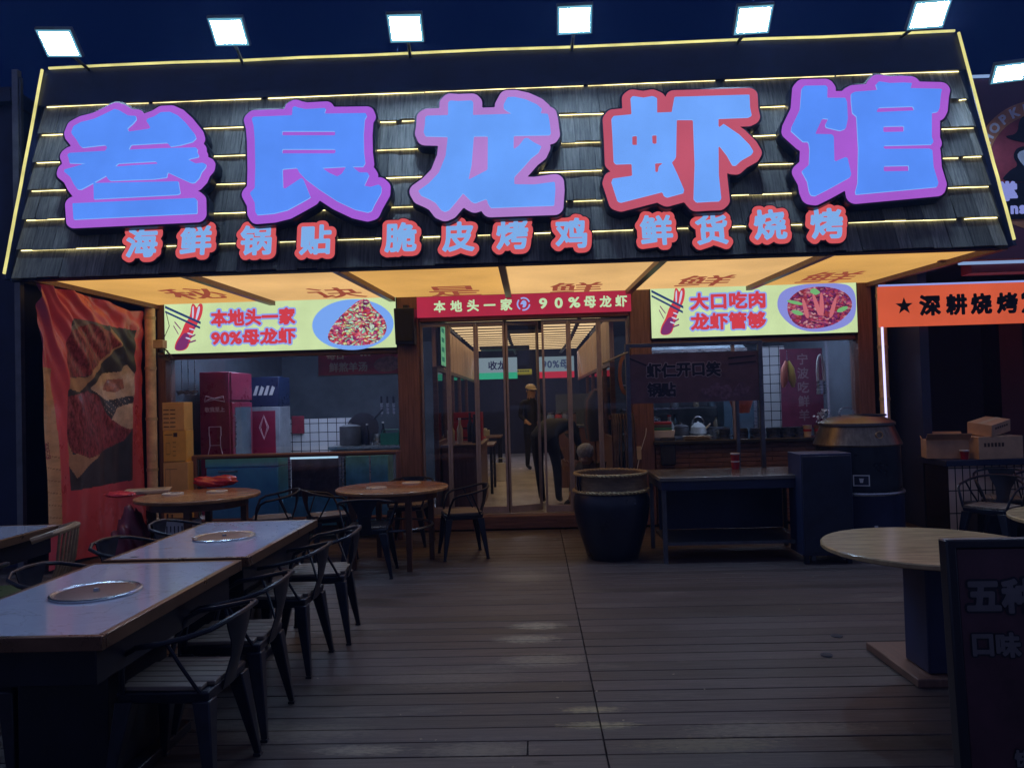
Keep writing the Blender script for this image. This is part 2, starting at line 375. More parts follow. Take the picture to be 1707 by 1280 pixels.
q = MB(); q.box(-4.56, -1.67, 9.27, 9.40, 0, .16); P(q, 'low_plinth', M_woodh, bevel=.006)
# counter wall under the right-hand window, clad with brick-like timber strips
q = MB()
z = .02; r_ = 0
while z < .93:
    x = 1.47-(r_ % 2)*.2
    while x < 3.94:
        a, b2 = max(x, 1.47), min(x+.4, 3.94)
        if b2-a > .03: q.box(a+.003, b2-.003, 9.255-rng.uniform(0, .012), 9.3, z+.003, z+.052)
        x += .4
    z += .056; r_ += 1
q.box(1.47, 3.94, 9.3, 9.42, 0, .97)
P(q, 'counter_cladding', mat('clad_wood', (.17, .085, .062, 1), .5, var=.5, scale=3, stretch=(2, 9, 9)))
q = MB(); q.box(1.44, 3.94, 9.17, 9.75, .975, 1.02); P(q, 'counter_top', mat('dark_stone', (.03, .035, .045, 1), .15, var=.3), bevel=.006)
# glazing of both windows
q = MB(); q.box(-4.55, -1.68, 9.395, 9.401, 1.06, 2.185); P(q, 'window_pane', M_glass)
q = MB(); q.box(1.48, 3.94, 9.395, 9.401, 1.03, 2.185); P(q, 'window_pane', M_glass)
q = MB(); q.box(2.45, 2.49, 9.37, 9.42, 1.022, 2.188); P(q, 'window_mullion', M_alu)
# shell: floors, inner walls, ceiling, back
q = MB(); q.box(-4.7, 4.15, 9.56, 20.5, .0, .15); P(q, 'shop_floor', M_floor)
q = MB(); q.box(-4.76, -4.66, 9.45, 14.2, 0, 3.0); P(q, 'side_wall', M_plaster)
q = MB(); q.box(4.13, 4.2, 9.45, 14.2, 0, 3.0); P(q, 'side_wall', M_plaster)
for a, b in ((-4.66, -1.42), (1.22, 4.13)): q = MB(); q.box(a, b, 13.9, 14.1, .15, 3.0); P(q, 'kitchen_back_wall', M_plaster)
for a, b, c, e in ((-2.4, 2.4, 20.3, 20.5), (-2.5, -2.4, 14.1, 20.3), (2.4, 2.5, 14.1, 20.3)): q = MB(); q.box(a, b, c, e, .15, 3.0); P(q, 'dining_room_wall', mat('dim_wall', (.035, .035, .06, 1), .7, scale=2, var=.4))
q = MB(); q.box(-4.7, 4.15, 9.6, 20.5, 2.98, 3.05); P(q, 'roof_deck', M_navy)
for a, b in ((-4.66, -1.3), (1.06, 4.13)): q = MB(); q.box(a, b, 9.6, 13.9, 2.70, 2.75); P(q, 'kitchen_ceiling', M_plaster)
# corridor: timber upper walls, glazed middle, slatted ceiling given a glow of its own
for sx, x0, x1 in ((-1, -1.28, -1.22), (1, .98, 1.04)):
    q = MB(); y = 9.62
    while y < 16.6:
        q.box(x0+rng.uniform(0, .006), x1-rng.uniform(0, .006), y, y+.192, 2.02, 2.6); y += .2
    P(q, 'upper_timber_panelling', M_tan)
    q = MB(); q.box(x0, x1, 9.62, 16.6, 1.97, 2.02); q.box(x0, x1, 9.62, 16.6, 1.02, 1.06)
    for yy in (9.62, 10.6, 11.6, 12.7, 14.): q.box(x0, x1, yy, yy+.05, 1.06, 1.97)
    P(q, 'partition_frame', M_woodh)
    q = MB(); q.box((x0+x1)/2-.003, (x0+x1)/2+.003, 9.67, 16.6, 1.06, 1.97); P(q, 'partition_glass', M_glass)
    q = MB(); q.box(x0, x1, 9.62, 16.6, .15, 1.02); P(q, 'partition_base', M_wood)
q = MB(); y = 9.7
while y < 16.5: q.box(-1.21, .97, y, y+.10, 2.6700, 2.6790); y += .46
P(q, 'ceiling_slats', mat('ceiling_slat', (.10, .06, .035, 1), .5))
q = MB(); q.box(-1.21, .97, 9.65, 16.6, 2.68, 2.70); P(q, 'glowing_ceiling_boards', emit('ceiling_glow', rgb(235, 200, 148), 1.2, var=.15))  # boards made to emit, in place of lamplight falling on timber
q = MB(); q.box(-.35, .15, 9.75, 10.2, 2.47, 2.59); P(q, 'air_conditioner', M_dark, bevel=.01)
q = MB(); q.box(-.95, -.05, 13.6, 14.2, 2.50, 2.56); P(q, 'ceiling_panel', M_dark, bevel=.01)
for x in (-.35, .62):
    q = MB(); q.tube([(x, 9.8, 2.585), (x*1.05, 13, 2.57), (x, 16.4, 2.585)], .03, 8); P(q, 'ceiling_duct', M_dark)
# kitchens: batten lamps out of view, and further lamps added for brightness
for x, y in ((-3.3, 11.2), (2.7, 11.0)):
    q = MB(); q.box(x-.6, x+.6, y-.06, y+.06, 2.66, 2.698); P(q, 'unseen_batten_lamp', emit('unseen_batten_light', rgb(195, 215, 250), 30))
for x0, x1 in ((-4.3, -1.9), (1.7, 3.7)): q = MB(); q.box(x0, x1, 9.85, 9.93, 2.64, 2.69); P(q, 'unseen_batten_lamp', emit('unseen_batten_light', rgb(195, 215, 250), 30))  # unseen lamps added above the windows to brighten the counter things
q = MB(); q.box(-.5, .7, 17.5, 17.62, 2.92, 2.97); P(q, 'unseen_batten_lamp', emit('added_fill_far', rgb(215, 208, 225), 42))  # added lamp kept out of view to brighten the corridor
# white tiled half wall in the left kitchen
def tile_mat(name, c, grout, sx=7., sy=7.):
    m = bpy.data.materials.new(name); m.use_nodes = True; n = m.node_tree; p = n.nodes['Principled BSDF']
    t = n.nodes.new('ShaderNodeTexCoord'); mp = n.nodes.new('ShaderNodeMapping'); mp.inputs['Rotation'].default_value = (math.radians(90), 0, 0)
    br = n.nodes.new('ShaderNodeTexBrick'); br.offset = 0; br.inputs['Scale'].default_value = 1; br.inputs['Brick Width'].default_value = 1/sx; br.inputs['Row Height'].default_value = 1/sy
    br.inputs['Mortar Size'].default_value = .006; br.inputs['Color1'].default_value = c; br.inputs['Color2'].default_value = (c[0]*.9, c[1]*.9, c[2]*.92, 1); br.inputs['Mortar'].default_value = grout
    n.links.new(t.outputs['Object'], mp.inputs[0]); n.links.new(mp.outputs[0], br.inputs[0]); n.links.new(br.outputs[0], p.inputs['Base Color']); p.inputs['Roughness'].default_value = .2
    return m
M_tile = tile_mat('white_tile', (.62, .62, .64, 1), (.02, .02, .025, 1))
q = MB(); q.box(-4.55, -2.86, 11.95, 12.05, .15, 1.36); P(q, 'tiled_wall', M_tile)
q = MB(); q.box(3.55, 3.95, 11.95, 12.05, .15, 2.3); P(q, 'tiled_wall', M_tile)
# ------------------------------------------------------------------ awning with the sloping sign roof
YE, YT, ZB, ZT = 7.20, 7.66, 2.88, 5.10
SD = Vector((0, YT-YE, ZT-ZB)); SL = SD.length; SD.normalize(); SN = Vector((0, -SD.z, SD.y))
def SP(u, v, n=0.): return Vector((u, YE, ZB))+SD*v+SN*n
def SPX(px, py, n=0.):
    """point of the sign plane, lifted n along its normal, seen at a pixel of the photograph"""
    d = Vector(ray(px, py)); o = Vector((0, 0, CAMH)); p0 = SP(0, 0, n); t = (p0-o).dot(SN)/d.dot(SN); h = o+d*t
    return h.x, (h-p0).dot(SD)
SM = lambda u=0, v=0, n=0: mx(SP(u, v, n), (1, 0, 0), SD)
def edge(v): t = v/SL; return -5.06+t*.10, 4.50-t*.17
awning = thing('sign_roof', 'dark sloping shingled sign roof with glowing strips and lit orange soffit', 'awning', (0, 7.2, 2.88))
def A(mb, name, m, **kw):
    o = mb.build(name, m, None, **kw); o.parent = awning; o.location = -Vector(awning.location); return o
def shingle_mat():
    m = bpy.data.materials.new('weathered_shingle'); m.use_nodes = True; n = m.node_tree; p = n.nodes['Principled BSDF']; L = n.links.new
    g = n.nodes.new('ShaderNodeNewGeometry'); t = n.nodes.new('ShaderNodeTexCoord'); mp = n.nodes.new('ShaderNodeMapping'); mp.inputs['Scale'].default_value = (26, 2, 2.)
    nz = n.nodes.new('ShaderNodeTexNoise'); nz.inputs['Scale'].default_value = 2.; nz.inputs['Detail'].default_value = 8; nz.inputs['Roughness'].default_value = .7
    L(t.outputs['Object'], mp.inputs[0]); L(mp.outputs[0], nz.inputs[0])
    r = n.nodes.new('ShaderNodeValToRGB'); r.color_ramp.elements[0].position = .32; r.color_ramp.elements[0].color = (.055, .058, .056, 1); r.color_ramp.elements[1].position = .72; r.color_ramp.elements[1].color = (.29, .28, .24, 1); L(nz.outputs[0], r.inputs[0])
    hv = n.nodes.new('ShaderNodeHueSaturation'); vr = n.nodes.new('ShaderNodeMapRange'); vr.inputs[3].default_value = .45; vr.inputs[4].default_value = 1.45
    L(g.outputs['Random Per Island'], vr.inputs[0]); L(vr.outputs[0], hv.inputs['Value']); L(r.outputs[0], hv.inputs['Color']); L(hv.outputs[0], p.inputs['Base Color'])
    p.inputs['Roughness'].default_value = .6
    b = n.nodes.new('ShaderNodeBump'); b.inputs['Strength'].default_value = .5; b.inputs['Distance'].default_value = .006; L(nz.outputs[0], b.inputs['Height']); L(b.outputs[0], p.inputs['Normal'])
    return m
M_shing = shingle_mat(); M_led = emit('warm_strip_light', rgb(246, 228, 160), 3.4, var=.6, scale=3.); M_rope = emit('yellow_rope_light', rgb(245, 236, 150), .9, var=.2, scale=4)
vb = [SPX(840, y)[1] for y in (437, 390, 339, 290, 243, 196, 149)]; vb[0] = 0.0
q = MB(); a0, b0 = edge(0); a1, b1 = edge(SL)
q.add([SP(a0, -.02, -.06), SP(b0, -.02, -.06), SP(b1, SL, -.06), SP(a1, SL, -.06), SP(a0, -.02, 0), SP(b0, -.02, 0), SP(b1, SL, 0), SP(a1, SL, 0)], [(0, 1, 2, 3), (4, 5, 6, 7), (0, 1, 5, 4), (1, 2, 6, 5), (2, 3, 7, 6), (3, 0, 4, 7)])
A(q, 'backing_board', M_navy)
for i in range(6):
    v0, v1 = vb[i], vb[i+1]; l0, r0 = edge(v0); l1, r1 = edge(v1); q = MB(); u = l0+.05
    while u < r0-.05:
        w = rng.uniform(.11, .26); e = min(u+w, r0-.05); f0 = rng.uniform(-.006, .006); t0 = v0-.02+rng.uniform(-.008, .008)
        su = lambda x, v: l1+.05+(x-l0-.05)*(r1-l1-.1)/(r0-l0-.1) if v else x
        pts = [SP(u+.002, t0, .062+f0), SP(e-.002, t0, .062+f0), SP(su(e, 1)-.002, v1, .018+f0*.3), SP(su(u, 1)+.002, v1, .018+f0*.3)]
        bk = [p-SN*.014 for p in pts]; q.add(pts+bk, [(0, 1, 2, 3), (7, 6, 5, 4), (0, 4, 5, 1), (1, 5, 6, 2), (2, 6, 7, 3), (3, 7, 4, 0)]); u = e
    A(q, 'shingle_row', M_shing)
    # the strip of light tucked under the butt edge of the row above, in lengths that do not quite meet
    q = MB(); u = l1+.08
    while u < r1-.1:
        e = min(u+rng.uniform(.7, 1.7), r1-.06); n0 = .032
        q.tube([SP(u, v1-.022+rng.uniform(-.004, .004), n0), SP((u+e)/2, v1-.020, n0+rng.uniform(0, .004)), SP(e, v1-.022+rng.uniform(-.004, .004), n0)], .0042, 6); u = e+rng.uniform(.004, .12)
    A(q, 'strip_light', M_led)
q = MB(); v0 = vb[6]; l0, r0 = edge(v0); l1, r1 = edge(SL)
pts = [SP(l0, v0-.02, .06), SP(r0, v0-.02, .06), SP(r1, SL, .045), SP(l1, SL, .045)]; bk = [p-SN*.04 for p in pts]
q.add(pts+bk, [(0, 1, 2, 3), (7, 6, 5, 4), (0, 4, 5, 1), (1, 5, 6, 2), (2, 6, 7, 3), (3, 7, 4, 0)]); A(q, 'top_fascia', M_navy)
def wob(a, b, k=14, s=.012): return [a.lerp(b, i/k)+SN*rng.uniform(0, s*.5)+SD*rng.uniform(-s, s)*.6 for i in range(k+1)]
l0, r0 = edge(0); l1, r1 = edge(SL)
for a, b in ((SP(l1+.05, SL+.01, .06), SP(r1-.02, SL+.01, .06)), (SP(l0, .02, .09), SP(l1-.01, SL-.02, .07)), (SP(r0, .02, .09), SP(r1+.01, SL-.02, .07))):
    q = MB(); q.tube(wob(a, b), .0135, 8); A(q, 'rope_light', M_rope)
for s_, (ua, ub) in ((-1, (l0, l1)), (1, (r0, r1))):
    q = MB(); q.add([SP(ua, -.03, .07), SP(ub, SL, .05), SP(ub, SL, -.3), Vector((ua, 9.3, 2.9)), SP(ua+.03*s_, -.03, .07), SP(ub+.03*s_, SL, .05), SP(ub+.03*s_, SL, -.3), Vector((ua+.03*s_, 9.3, 2.9))],
                     [(0, 1, 2, 3), (7, 6, 5, 4), (0, 4, 5, 1), (1, 5, 6, 2), (2, 6, 7, 3), (3, 7, 4, 0)])
    A(q, 'side_cheek', M_navy)
q = MB(); q.add([SP(l1, SL, 0), SP(r1, SL, 0), Vector((4.2, 9.6, 3.9)), Vector((-4.8, 9.6, 3.9)), SP(l1, SL, -.05), SP(r1, SL, -.05), Vector((4.2, 9.6, 3.85)), Vector((-4.8, 9.6, 3.85))],
                 [(0, 1, 2, 3), (7, 6, 5, 4), (0, 4, 5, 1), (1, 5, 6, 2), (2, 6, 7, 3), (3, 7, 4, 0)]); A(q, 'back_slope', M_navy)
# soffit: six luminous stretched panels between brown beams, each with a printed character
XB = [(-4.86, -4.66), (-3.37, -3.19), (-1.88, -1.70), (-.27, -.27), (1.28, 1.19), (2.86, 2.65), (4.46, 4.10)]
M_soff = [emit('soffit_glow', rgb(222, 168, 92), .95, var=.16, scale=.9), emit('soffit_glow_pale', rgb(232, 184, 120), .95, var=.16, scale=.9)]
ZC = lambda y: 2.90-.03*(y-7.2)/2.1
M_sofc = emit('soffit_print', rgb(178, 88, 66), .72, sample=False)
SC = '秘诀是鲜鲜鲜'; sx_ = [(325, 490), (560, 488), (757, 485), (960, 479), (1175, 468), (1383, 462)]
for i in range(6):
    (fa, ba), (fb, bb) = XB[i], XB[i+1]; q = MB()
    pts = [(fa, 7.24, ZC(7.24)), (fb, 7.24, ZC(7.24)), (bb, 9.27, ZC(9.27)), (ba, 9.27, ZC(9.27))]
    q.add(pts+[(x, y, z+.03) for x, y, z in pts], [(0, 1, 2, 3), (7, 6, 5, 4), (0, 4, 5, 1), (1, 5, 6, 2), (2, 6, 7, 3), (3, 7, 4, 0)])
    A(q, 'soffit_panel', M_soff[i in (1, 3, 4)])
    c = G(sx_[i][0], sx_[i][1], ZC(8.8)); q = MB()
    put_text(q, SC[i], mx((c.x, c.y, ZC(c.y)), (1, 0, 0), (0, -1, .014)), h=.74, w=.62, z=.004, bold=.015)
    A(q, 'soffit_character', M_sofc)
for i, (f, b) in enumerate(XB):
    q = MB(); h = .035
    q.add([(f-h, 7.20, ZC(7.2)-.055), (f+h, 7.20, ZC(7.2)-.055), (b+h, 9.26, ZC(9.26)-.055), (b-h, 9.26, ZC(9.26)-.055), (f-h, 7.20, ZC(7.2)-.003), (f+h, 7.20, ZC(7.2)-.003), (b+h, 9.26, ZC(9.26)-.003), (b-h, 9.26, ZC(9.26)-.003)],
          [(0, 3, 2, 1), (4, 5, 6, 7), (0, 1, 5, 4), (1, 2, 6, 5), (2, 3, 7, 6), (3, 0, 4, 7)]); A(q, 'soffit_beam', M_woodh)
# ------------------------------------------------------------------ large luminous characters, outlines measured on the photograph
BIG = [
 ('叁', (80, 150, 5.334), rgb(88, 142, 248), rgb(166, 94, 210), 74, 'purple', 'first large glowing blue character with purple rim, three bars at its foot', [
  [[(215,380),(235,330),(300,295),(420,265),(505,225),(600,178),(640,190),(720,237),(785,240),(793,270),(760,310),(712,350),(722,380),(920,352),(905,320),(880,285),(890,265),(950,245),(1010,207),(1090,203),(1160,235),(1230,300),(1310,400),(1322,440),(1290,470),(1180,500),(1095,512),(1068,478),(745,497),(722,540),(1010,527),(1320,520),(1335,535),(1330,560),(1348,590),(1340,605),(1245,625),(1320,662),(1380,655),(1412,670),(1408,695),(1370,740),(1350,790),(1310,832),(1280,835),(1200,800),(1070,740),(1062,785),(950,800),(560,815),(540,800),(525,770),(400,840),(300,893),(270,890),(240,850),(205,780),(150,735),(155,715),(345,662),(200,658),(190,610),(178,585),(200,568),(515,550),(535,520),(515,497),(315,520),(295,510),(260,450),(220,400)], [(602,690),(630,662),(965,643),(985,665),(800,675)]],
  [[(412,835),(1165,820),(1170,860),(1182,925),(1160,938),(415,978)]], [[(225,1015),(1310,968),(1330,985),(1332,1105),(235,1158)]]]),
 ('良', (390, 150, 5.334), rgb(88, 142, 248), rgb(163, 92, 212), 76, 'purple', 'second large glowing blue character with purple rim and two slits', [
  [[(162,265),(180,248),(520,235),(525,165),(545,155),(580,168),(640,180),(815,170),(820,180),(805,220),(1175,215),(1185,240),(1165,270),(1155,400),(1158,560),(1170,660),(1150,690),(1055,690),(1120,742),(1190,742),(1205,765),(1160,860),(1220,870),(1290,848),(1315,870),(1312,920),(1250,1030),(1225,1085),(1190,1095),(1080,1070),(920,995),(760,890),(640,800),(580,735),(565,700),(435,712),(440,880),(460,885),(600,792),(620,800),(640,850),(685,962),(600,1010),(480,1075),(360,1105),(210,1118),(195,1090),(190,1010),(145,925),(190,880),(195,700),(190,450),(180,330)],
   [(432,375),(903,375),(903,413),(432,413)], [(432,535),(906,535),(906,573),(432,573)], [(787,702),(1003,690),(960,755),(922,777),(850,745)]]]),
 ('龙', (670, 130, 5.334), rgb(104, 160, 250), rgb(176, 126, 204), 80, 'pink', 'third large glowing blue character with pale mauve rim, in the middle of the sign', [
  [[(412,230),(430,210),(500,215),(620,210),(635,225),(632,340),(990,327),(945,308),(905,280),(905,245),(940,180),(1000,178),(1100,200),(1200,245),(1245,285),(1230,325),(1298,328),(1310,380),(1325,500),(1315,515),(995,520),(993,645),(1040,610),(1090,545),(1120,543),(1170,580),(1240,615),(1215,670),(1150,720),(1080,800),(1000,885),(1000,953),(1180,955),(1360,930),(1365,1000),(1355,1140),(1200,1145),(790,1160),(765,1120),(755,1080),(650,1120),(620,1105),(545,1030),(480,1110),(420,1180),(385,1195),(350,1180),(300,1115),(250,1085),(170,1050),(148,1010),(240,945),(330,850),(390,700),(410,530),(210,525),(195,490),(205,430),(210,355),(230,345),(412,340)], [(640,525),(765,525),(762,825),(590,915),(620,780)]]]),
 ('虾', (990, 125, 5.334), rgb(112, 166, 252), rgb(188, 84, 106), 76, 'red', 'fourth large glowing blue character, the only one with a red rim', [
  [[(155,400),(175,375),(335,360),(325,215),(345,198),(440,212),(520,198),(560,215),(560,345),(690,340),(715,205),(900,200),(1380,185),(1385,300),(1400,370),(1370,385),(1105,395),(1105,480),(1150,445),(1290,540),(1380,630),(1415,690),(1400,715),(1310,765),(1260,812),(1230,810),(1180,720),(1105,625),(1108,900),(1130,1110),(1110,1128),(1040,1130),(910,1138),(885,1110),(895,800),(880,405),(735,405),(728,740),(705,770),(690,785),(740,890),(800,1030),(795,1055),(650,1095),(620,1080),(610,1045),(240,1140),(210,1130),(155,960),(165,930),(340,905),(335,795),(195,800),(175,780),(165,560)],
   [(340,550),(382,545),(382,632),(340,632)], [(515,542),(557,540),(557,622),(520,622)], [(542,790),(625,785),(575,820),(568,870),(545,875)]]]),
 ('馆', (1290, 110, 5.0), rgb(88, 140, 246), rgb(166, 90, 206), 72, 'purple', 'fifth large glowing blue character with purple rim, at the sloping end of the sign', [
  [[(228,200),(250,175),(430,172),(443,190),(440,275),(590,275),(605,310),(612,450),(595,530),(550,548),(430,520),(425,495),(450,450),(400,445),(340,575),(480,578),(495,600),(500,808),(590,768),(610,775),(640,910),(630,935),(440,1040),(340,1090),(305,1085),(290,1050),(275,970),(228,885),(290,830),(295,700),(285,640),(240,640),(140,550),(145,515),(215,370)]],
  [[(640,240),(670,225),(860,210),(845,165),(870,138),(960,152),(1080,148),(1145,152),(1140,175),(1130,195),(1395,200),(1385,250),(1375,360),(1360,390),(1310,400),(1310,600),(1325,640),(1310,662),(910,672),(910,700),(1290,697),(1315,710),(1325,850),(1365,980),(1355,1015),(680,1078),(675,1055),(695,980),(700,700),(685,430),(650,400),(640,300)],
   [(845,395),(870,355),(1155,345),(1168,380)], [(907,512),(1080,508),(1080,556),(907,560)], [(910,842),(1120,837),(1120,883),(910,887)]]])]
FILL = {'馆': [(470, 560), (705, 560), (705, 860), (620, 900), (500, 830)], '虾': [(715, 390), (900, 390), (900, 1060), (785, 1060), (700, 770)]}
NF = .21                                                          # the faces stand this far off the roof
for ch, (ox, oy, sc), cf, cr, rad, cn, lab, pieces in BIG:
    pcs = [[[SPX(ox+x/sc, oy+y/sc, NF) for x, y in lp] for lp in pc] for pc in pieces]
    al = np.array([p for pc in pcs for lp in pc for p in lp]); lo, hi = al.min(0)-.13, al.max(0)+.13; rr = rad/sc*.00577
    xs = np.arange(lo[0], hi[0], .0135); ys = np.arange(lo[1], hi[1], .0135); X, Yg = np.meshgrid(xs, ys); D = sd_pieces(pcs, X, Yg)
    c0 = (lo+hi)/2; t = thing('illuminated_character', lab, 'sign letter', SP(c0[0], c0[1], .02), 0, 'large luminous characters on the sign roof')
    inv = Matrix.Translation(-SP(c0[0], c0[1], .02)); ML = inv @ SM()
    ef = emit('letter_face_'+cn, cf, 1., var=.07, scale=2.2); er = emit('letter_rim_'+cn+str(ch), cr, 1., var=.08, scale=1.5)
    if ch in FILL: D2 = np.minimum(D, sd_pieces([[[SPX(ox+x/sc, oy+y/sc, NF) for x, y in FILL[ch]]]], X, Yg)+rr*.9)
    else: D2 = D
    V, F = sd_mesh(D2, xs, ys, rr+.022); plate(V, F, ML, NF-.13, NF-.012, 'letter_casing', M_black, M_black, t)
    V, F = sd_mesh(D2, xs, ys, rr); plate(V, F, ML, NF-.011, NF, 'letter_rim', er, er, t)
    V, F = sd_mesh(D, xs, ys, 0.); plate(V, F, ML, NF+.001, NF+.016, 'letter_face', ef, emit('letter_edge_glow', rgb(125, 178, 255), 1.), t)
    for fx in (-.28, .28):
        for fy in (-.35, .3): q = MB(); p0 = SP(c0[0]+fx, c0[1]+fy, .02); q.cyl(inv @ p0, inv @ (p0+SN*(NF-.13)), .018, n=8); q.build('standoff', M_black, t)
SMALL = [('海', 237, 405), ('鲜', 327, 401), ('锅', 427, 401), ('贴', 526, 400), ('脆', 668, 396), ('皮', 764, 395), ('烤', 854, 391), ('鸡', 952, 389), ('鲜', 1094, 384), ('货', 1186, 383), ('烧', 1283, 375), ('烤', 1378, 373)]
ORD = ['first small red rimmed character below the sign, under the first large one', 'small red rimmed character 鲜 under the first large character', 'small red rimmed character 锅 below and left of the purple 良', 'small red rimmed character 贴 below the purple 良',
       'small red rimmed character 脆, first of the middle group', 'small red rimmed character 皮 under the mauve rimmed 龙', 'small red rimmed character 烤 under the mauve rimmed 龙', 'small red rimmed character 鸡, last of the middle group',
       'small red rimmed character 鲜 under the red rimmed 虾', 'small red rimmed character 货 under the red rimmed 虾', 'small red rimmed character 烧 just before the last one', 'last small red rimmed character 烤 under the purple 馆']
NS = .13
for (ch, px, py), lab in zip(SMALL, ORD):
    u, v = SPX(px, py, NS); sg = glyph_segs(ch, 0, .285); xs = np.arange(-.24, .24, .0062); X, Yg = np.meshgrid(xs, xs); D = sd_pieces([sg], X, Yg)
    t = thing('illuminated_character', lab, 'sign letter', SP(u, v, .07), 0, 'small luminous characters along the foot of the sign'); ML = mx((0, 0, 0), (1, 0, 0), SD)
    for nm, lv, z0, z1, m in (('letter_casing', .068, .0, .05, M_black), ('letter_rim', .054, .051, .06, emit('small_rim', rgb(214, 88, 92), .95)), ('letter_face', .010, .061, .07, emit('small_face', rgb(128, 176, 236), .95))):
        V, F = sd_mesh(D, xs, xs, lv); plate(V, F, ML, z0, z1, nm, m, m, t)
# ------------------------------------------------------------------ floodlights
M_lamp = emit('flood_light', (.48, .70, 1.0, 1), 140.); M_lrim = emit('flood_rim_glow', rgb(120, 190, 215), .8, sample=False)
def floodlight(px, py, label, foot, tiltx=0., size=(.27, .215), group='floodlights along the top of the sign roof', Y=6.95, arm=True):
    c = W(px, py, Y); t = thing('floodlight', label, 'floodlight', c, 0, group)
    n = Vector((0, -.60, -.80)); up = Vector((0, -.80, .60)); M = mx((0, 0, 0), (1, 0, 0), up, n); w, h = size[0]/2, size[1]/2
    M = Matrix.Rotation(tiltx, 4, 'Z') @ M
    q = MB(); q.xbox(M, -w-.034, w+.034, -h-.036, h+.034, -.05, -.004); q.build('housing', M_grey, t, bevel=.008)
    q = MB(); q.xbox(M, -w-.022, w+.022, -h-.024, h+.022, -.003, .001); q.build('bezel', M_lrim, t)  # bezel emits a little, imitating light spilled from the lens
    q = MB(); q.xbox(M, -w, w, -h, h, .002, .006); q.build('lens', M_lamp, t)
    q = MB()
    for k in range(5): q.xbox(M, -w+.02+k*.05, -w+.035+k*.05, -h, h, -.085, -.051)
    q.build('heat_sink', M_grey, t)
    if arm:
        f = Vector(foot)-c; q = MB(); b = M @ Vector((0, -h-.01, -.03)); q.tube([b, b*.6+f*.4+Vector((0, 0, .03)), f], .016, 8); q.build('arm', M_worn, t)
    return t
FL = [(98, 73, 'floodlight lit at the left end of the sign roof'), (381, 54, 'lit floodlight above the purple 良, second along the roof edge'), (676, 48, 'lit floodlight standing above the gap before the mauve 龙'), (958, 34, 'lit floodlight above the gap after the mauve 龙'), (1256, 34, 'lit floodlight above the red rimmed 虾'), (1549, 25, 'floodlight lit at the right end of the sign roof, above 馆')]
for i, (px, py, lb) in enumerate(FL):
    fx = [(150, 112), (405, 103), (684, 95), (953, 85), (1228, 76), (1502, 66)][i]; u, v = SPX(*fx, .03)
    floodlight(px, py, lb, SP(u, SL-.01, .03), [.09, .05, .03, -.02, -.05, -.08][i])
# ------------------------------------------------------------------ light boxes
def E_(name, r, g, b, s=1., **k): return emit(name, rgb(r, g, b), s, **k)
PR_red = E_('print_red', 205, 62, 74, 1, sample=False); PR_blue = E_('print_halo', 140, 165, 240, .95, sample=False); PR_chop = E_('print_navy', 38, 62, 110, 1, sample=False)
PR_vio = E_('print_violet', 120, 48, 105, 1, sample=False); PR_pale = E_('print_pale', 200, 205, 235, .95, sample=False)
def food_mat(name, cols, scale=38.):
    m = bpy.data.materials.new(name); m.use_nodes = True; n = m.node_tree; n.nodes.remove(n.nodes['Principled BSDF']); L = n.links.new
    t = n.nodes.new('ShaderNodeTexCoord'); nz = n.nodes.new('ShaderNodeTexNoise'); nz.inputs['Scale'].default_value = scale*.35; nz.inputs['Detail'].default_value = 3
    mixv = n.nodes.new('ShaderNodeVectorMath'); mixv.operation = 'MULTIPLY_ADD'; mixv.inputs[1].default_value = (.12, .12, .12)
    L(t.outputs['Object'], nz.inputs[0]); L(nz.outputs['Color'], mixv.inputs[0]); L(t.outputs['Object'], mixv.inputs[2])
    mp = n.nodes.new('ShaderNodeMapping'); mp.inputs['Rotation'].default_value = (0, .6, 0); mp.inputs['Scale'].default_value = (1, 1, 1.9); L(mixv.outputs[0], mp.inputs[0])
    v = n.nodes.new('ShaderNodeTexVoronoi'); v.inputs['Scale'].default_value = scale; L(mp.outputs[0], v.inputs[0])
    sp = n.nodes.new('ShaderNodeSeparateColor'); L(v.outputs['Color'], sp.inputs[0])
    r = n.nodes.new('ShaderNodeValToRGB'); r.color_ramp.interpolation = 'CONSTANT'
    for i, c in enumerate(cols):
        e = r.color_ramp.elements[i] if i < 2 else r.color_ramp.elements.new(i/len(cols))
        e.position = i/len(cols); e.color = rgb(*c)
    L(sp.outputs[0], r.inputs[0])
    dk = n.nodes.new('ShaderNodeMapRange'); dk.inputs[1].default_value = .1; dk.inputs[2].default_value = .75; dk.inputs[3].default_value = 1.1; dk.inputs[4].default_value = .55; L(v.outputs['Distance'], dk.inputs[0])
    e = n.nodes.new('ShaderNodeEmission'); L(r.outputs[0], e.inputs[0]); L(dk.outputs[0], e.inputs[1]); L(e.outputs[0], n.nodes['Material Output'].inputs[0]); m.cycles.emission_sampling = 'NONE'
    return m
F_a = food_mat('printed_crayfish_tails', [(214, 90, 110), (150, 50, 110), (205, 225, 205), (190, 60, 70), (210, 215, 150), (120, 40, 95), (225, 130, 140), (150, 220, 190), (190, 80, 130)], 30)
F_b = food_mat('printed_crayfish_bowl', [(170, 60, 90), (120, 45, 95), (190, 90, 110), (95, 35, 80), (150, 55, 70), (200, 140, 150), (130, 50, 110), (160, 70, 120)], 26)
def blob(poly, k=3):
    for _ in range(k):
        o = []
        for a, b in zip(poly, poly[1:]+poly[:1]): o += [(a[0]*.75+b[0]*.25, a[1]*.75+b[1]*.25), (a[0]*.25+b[0]*.75, a[1]*.25+b[1]*.75)]
        poly = o
    return poly
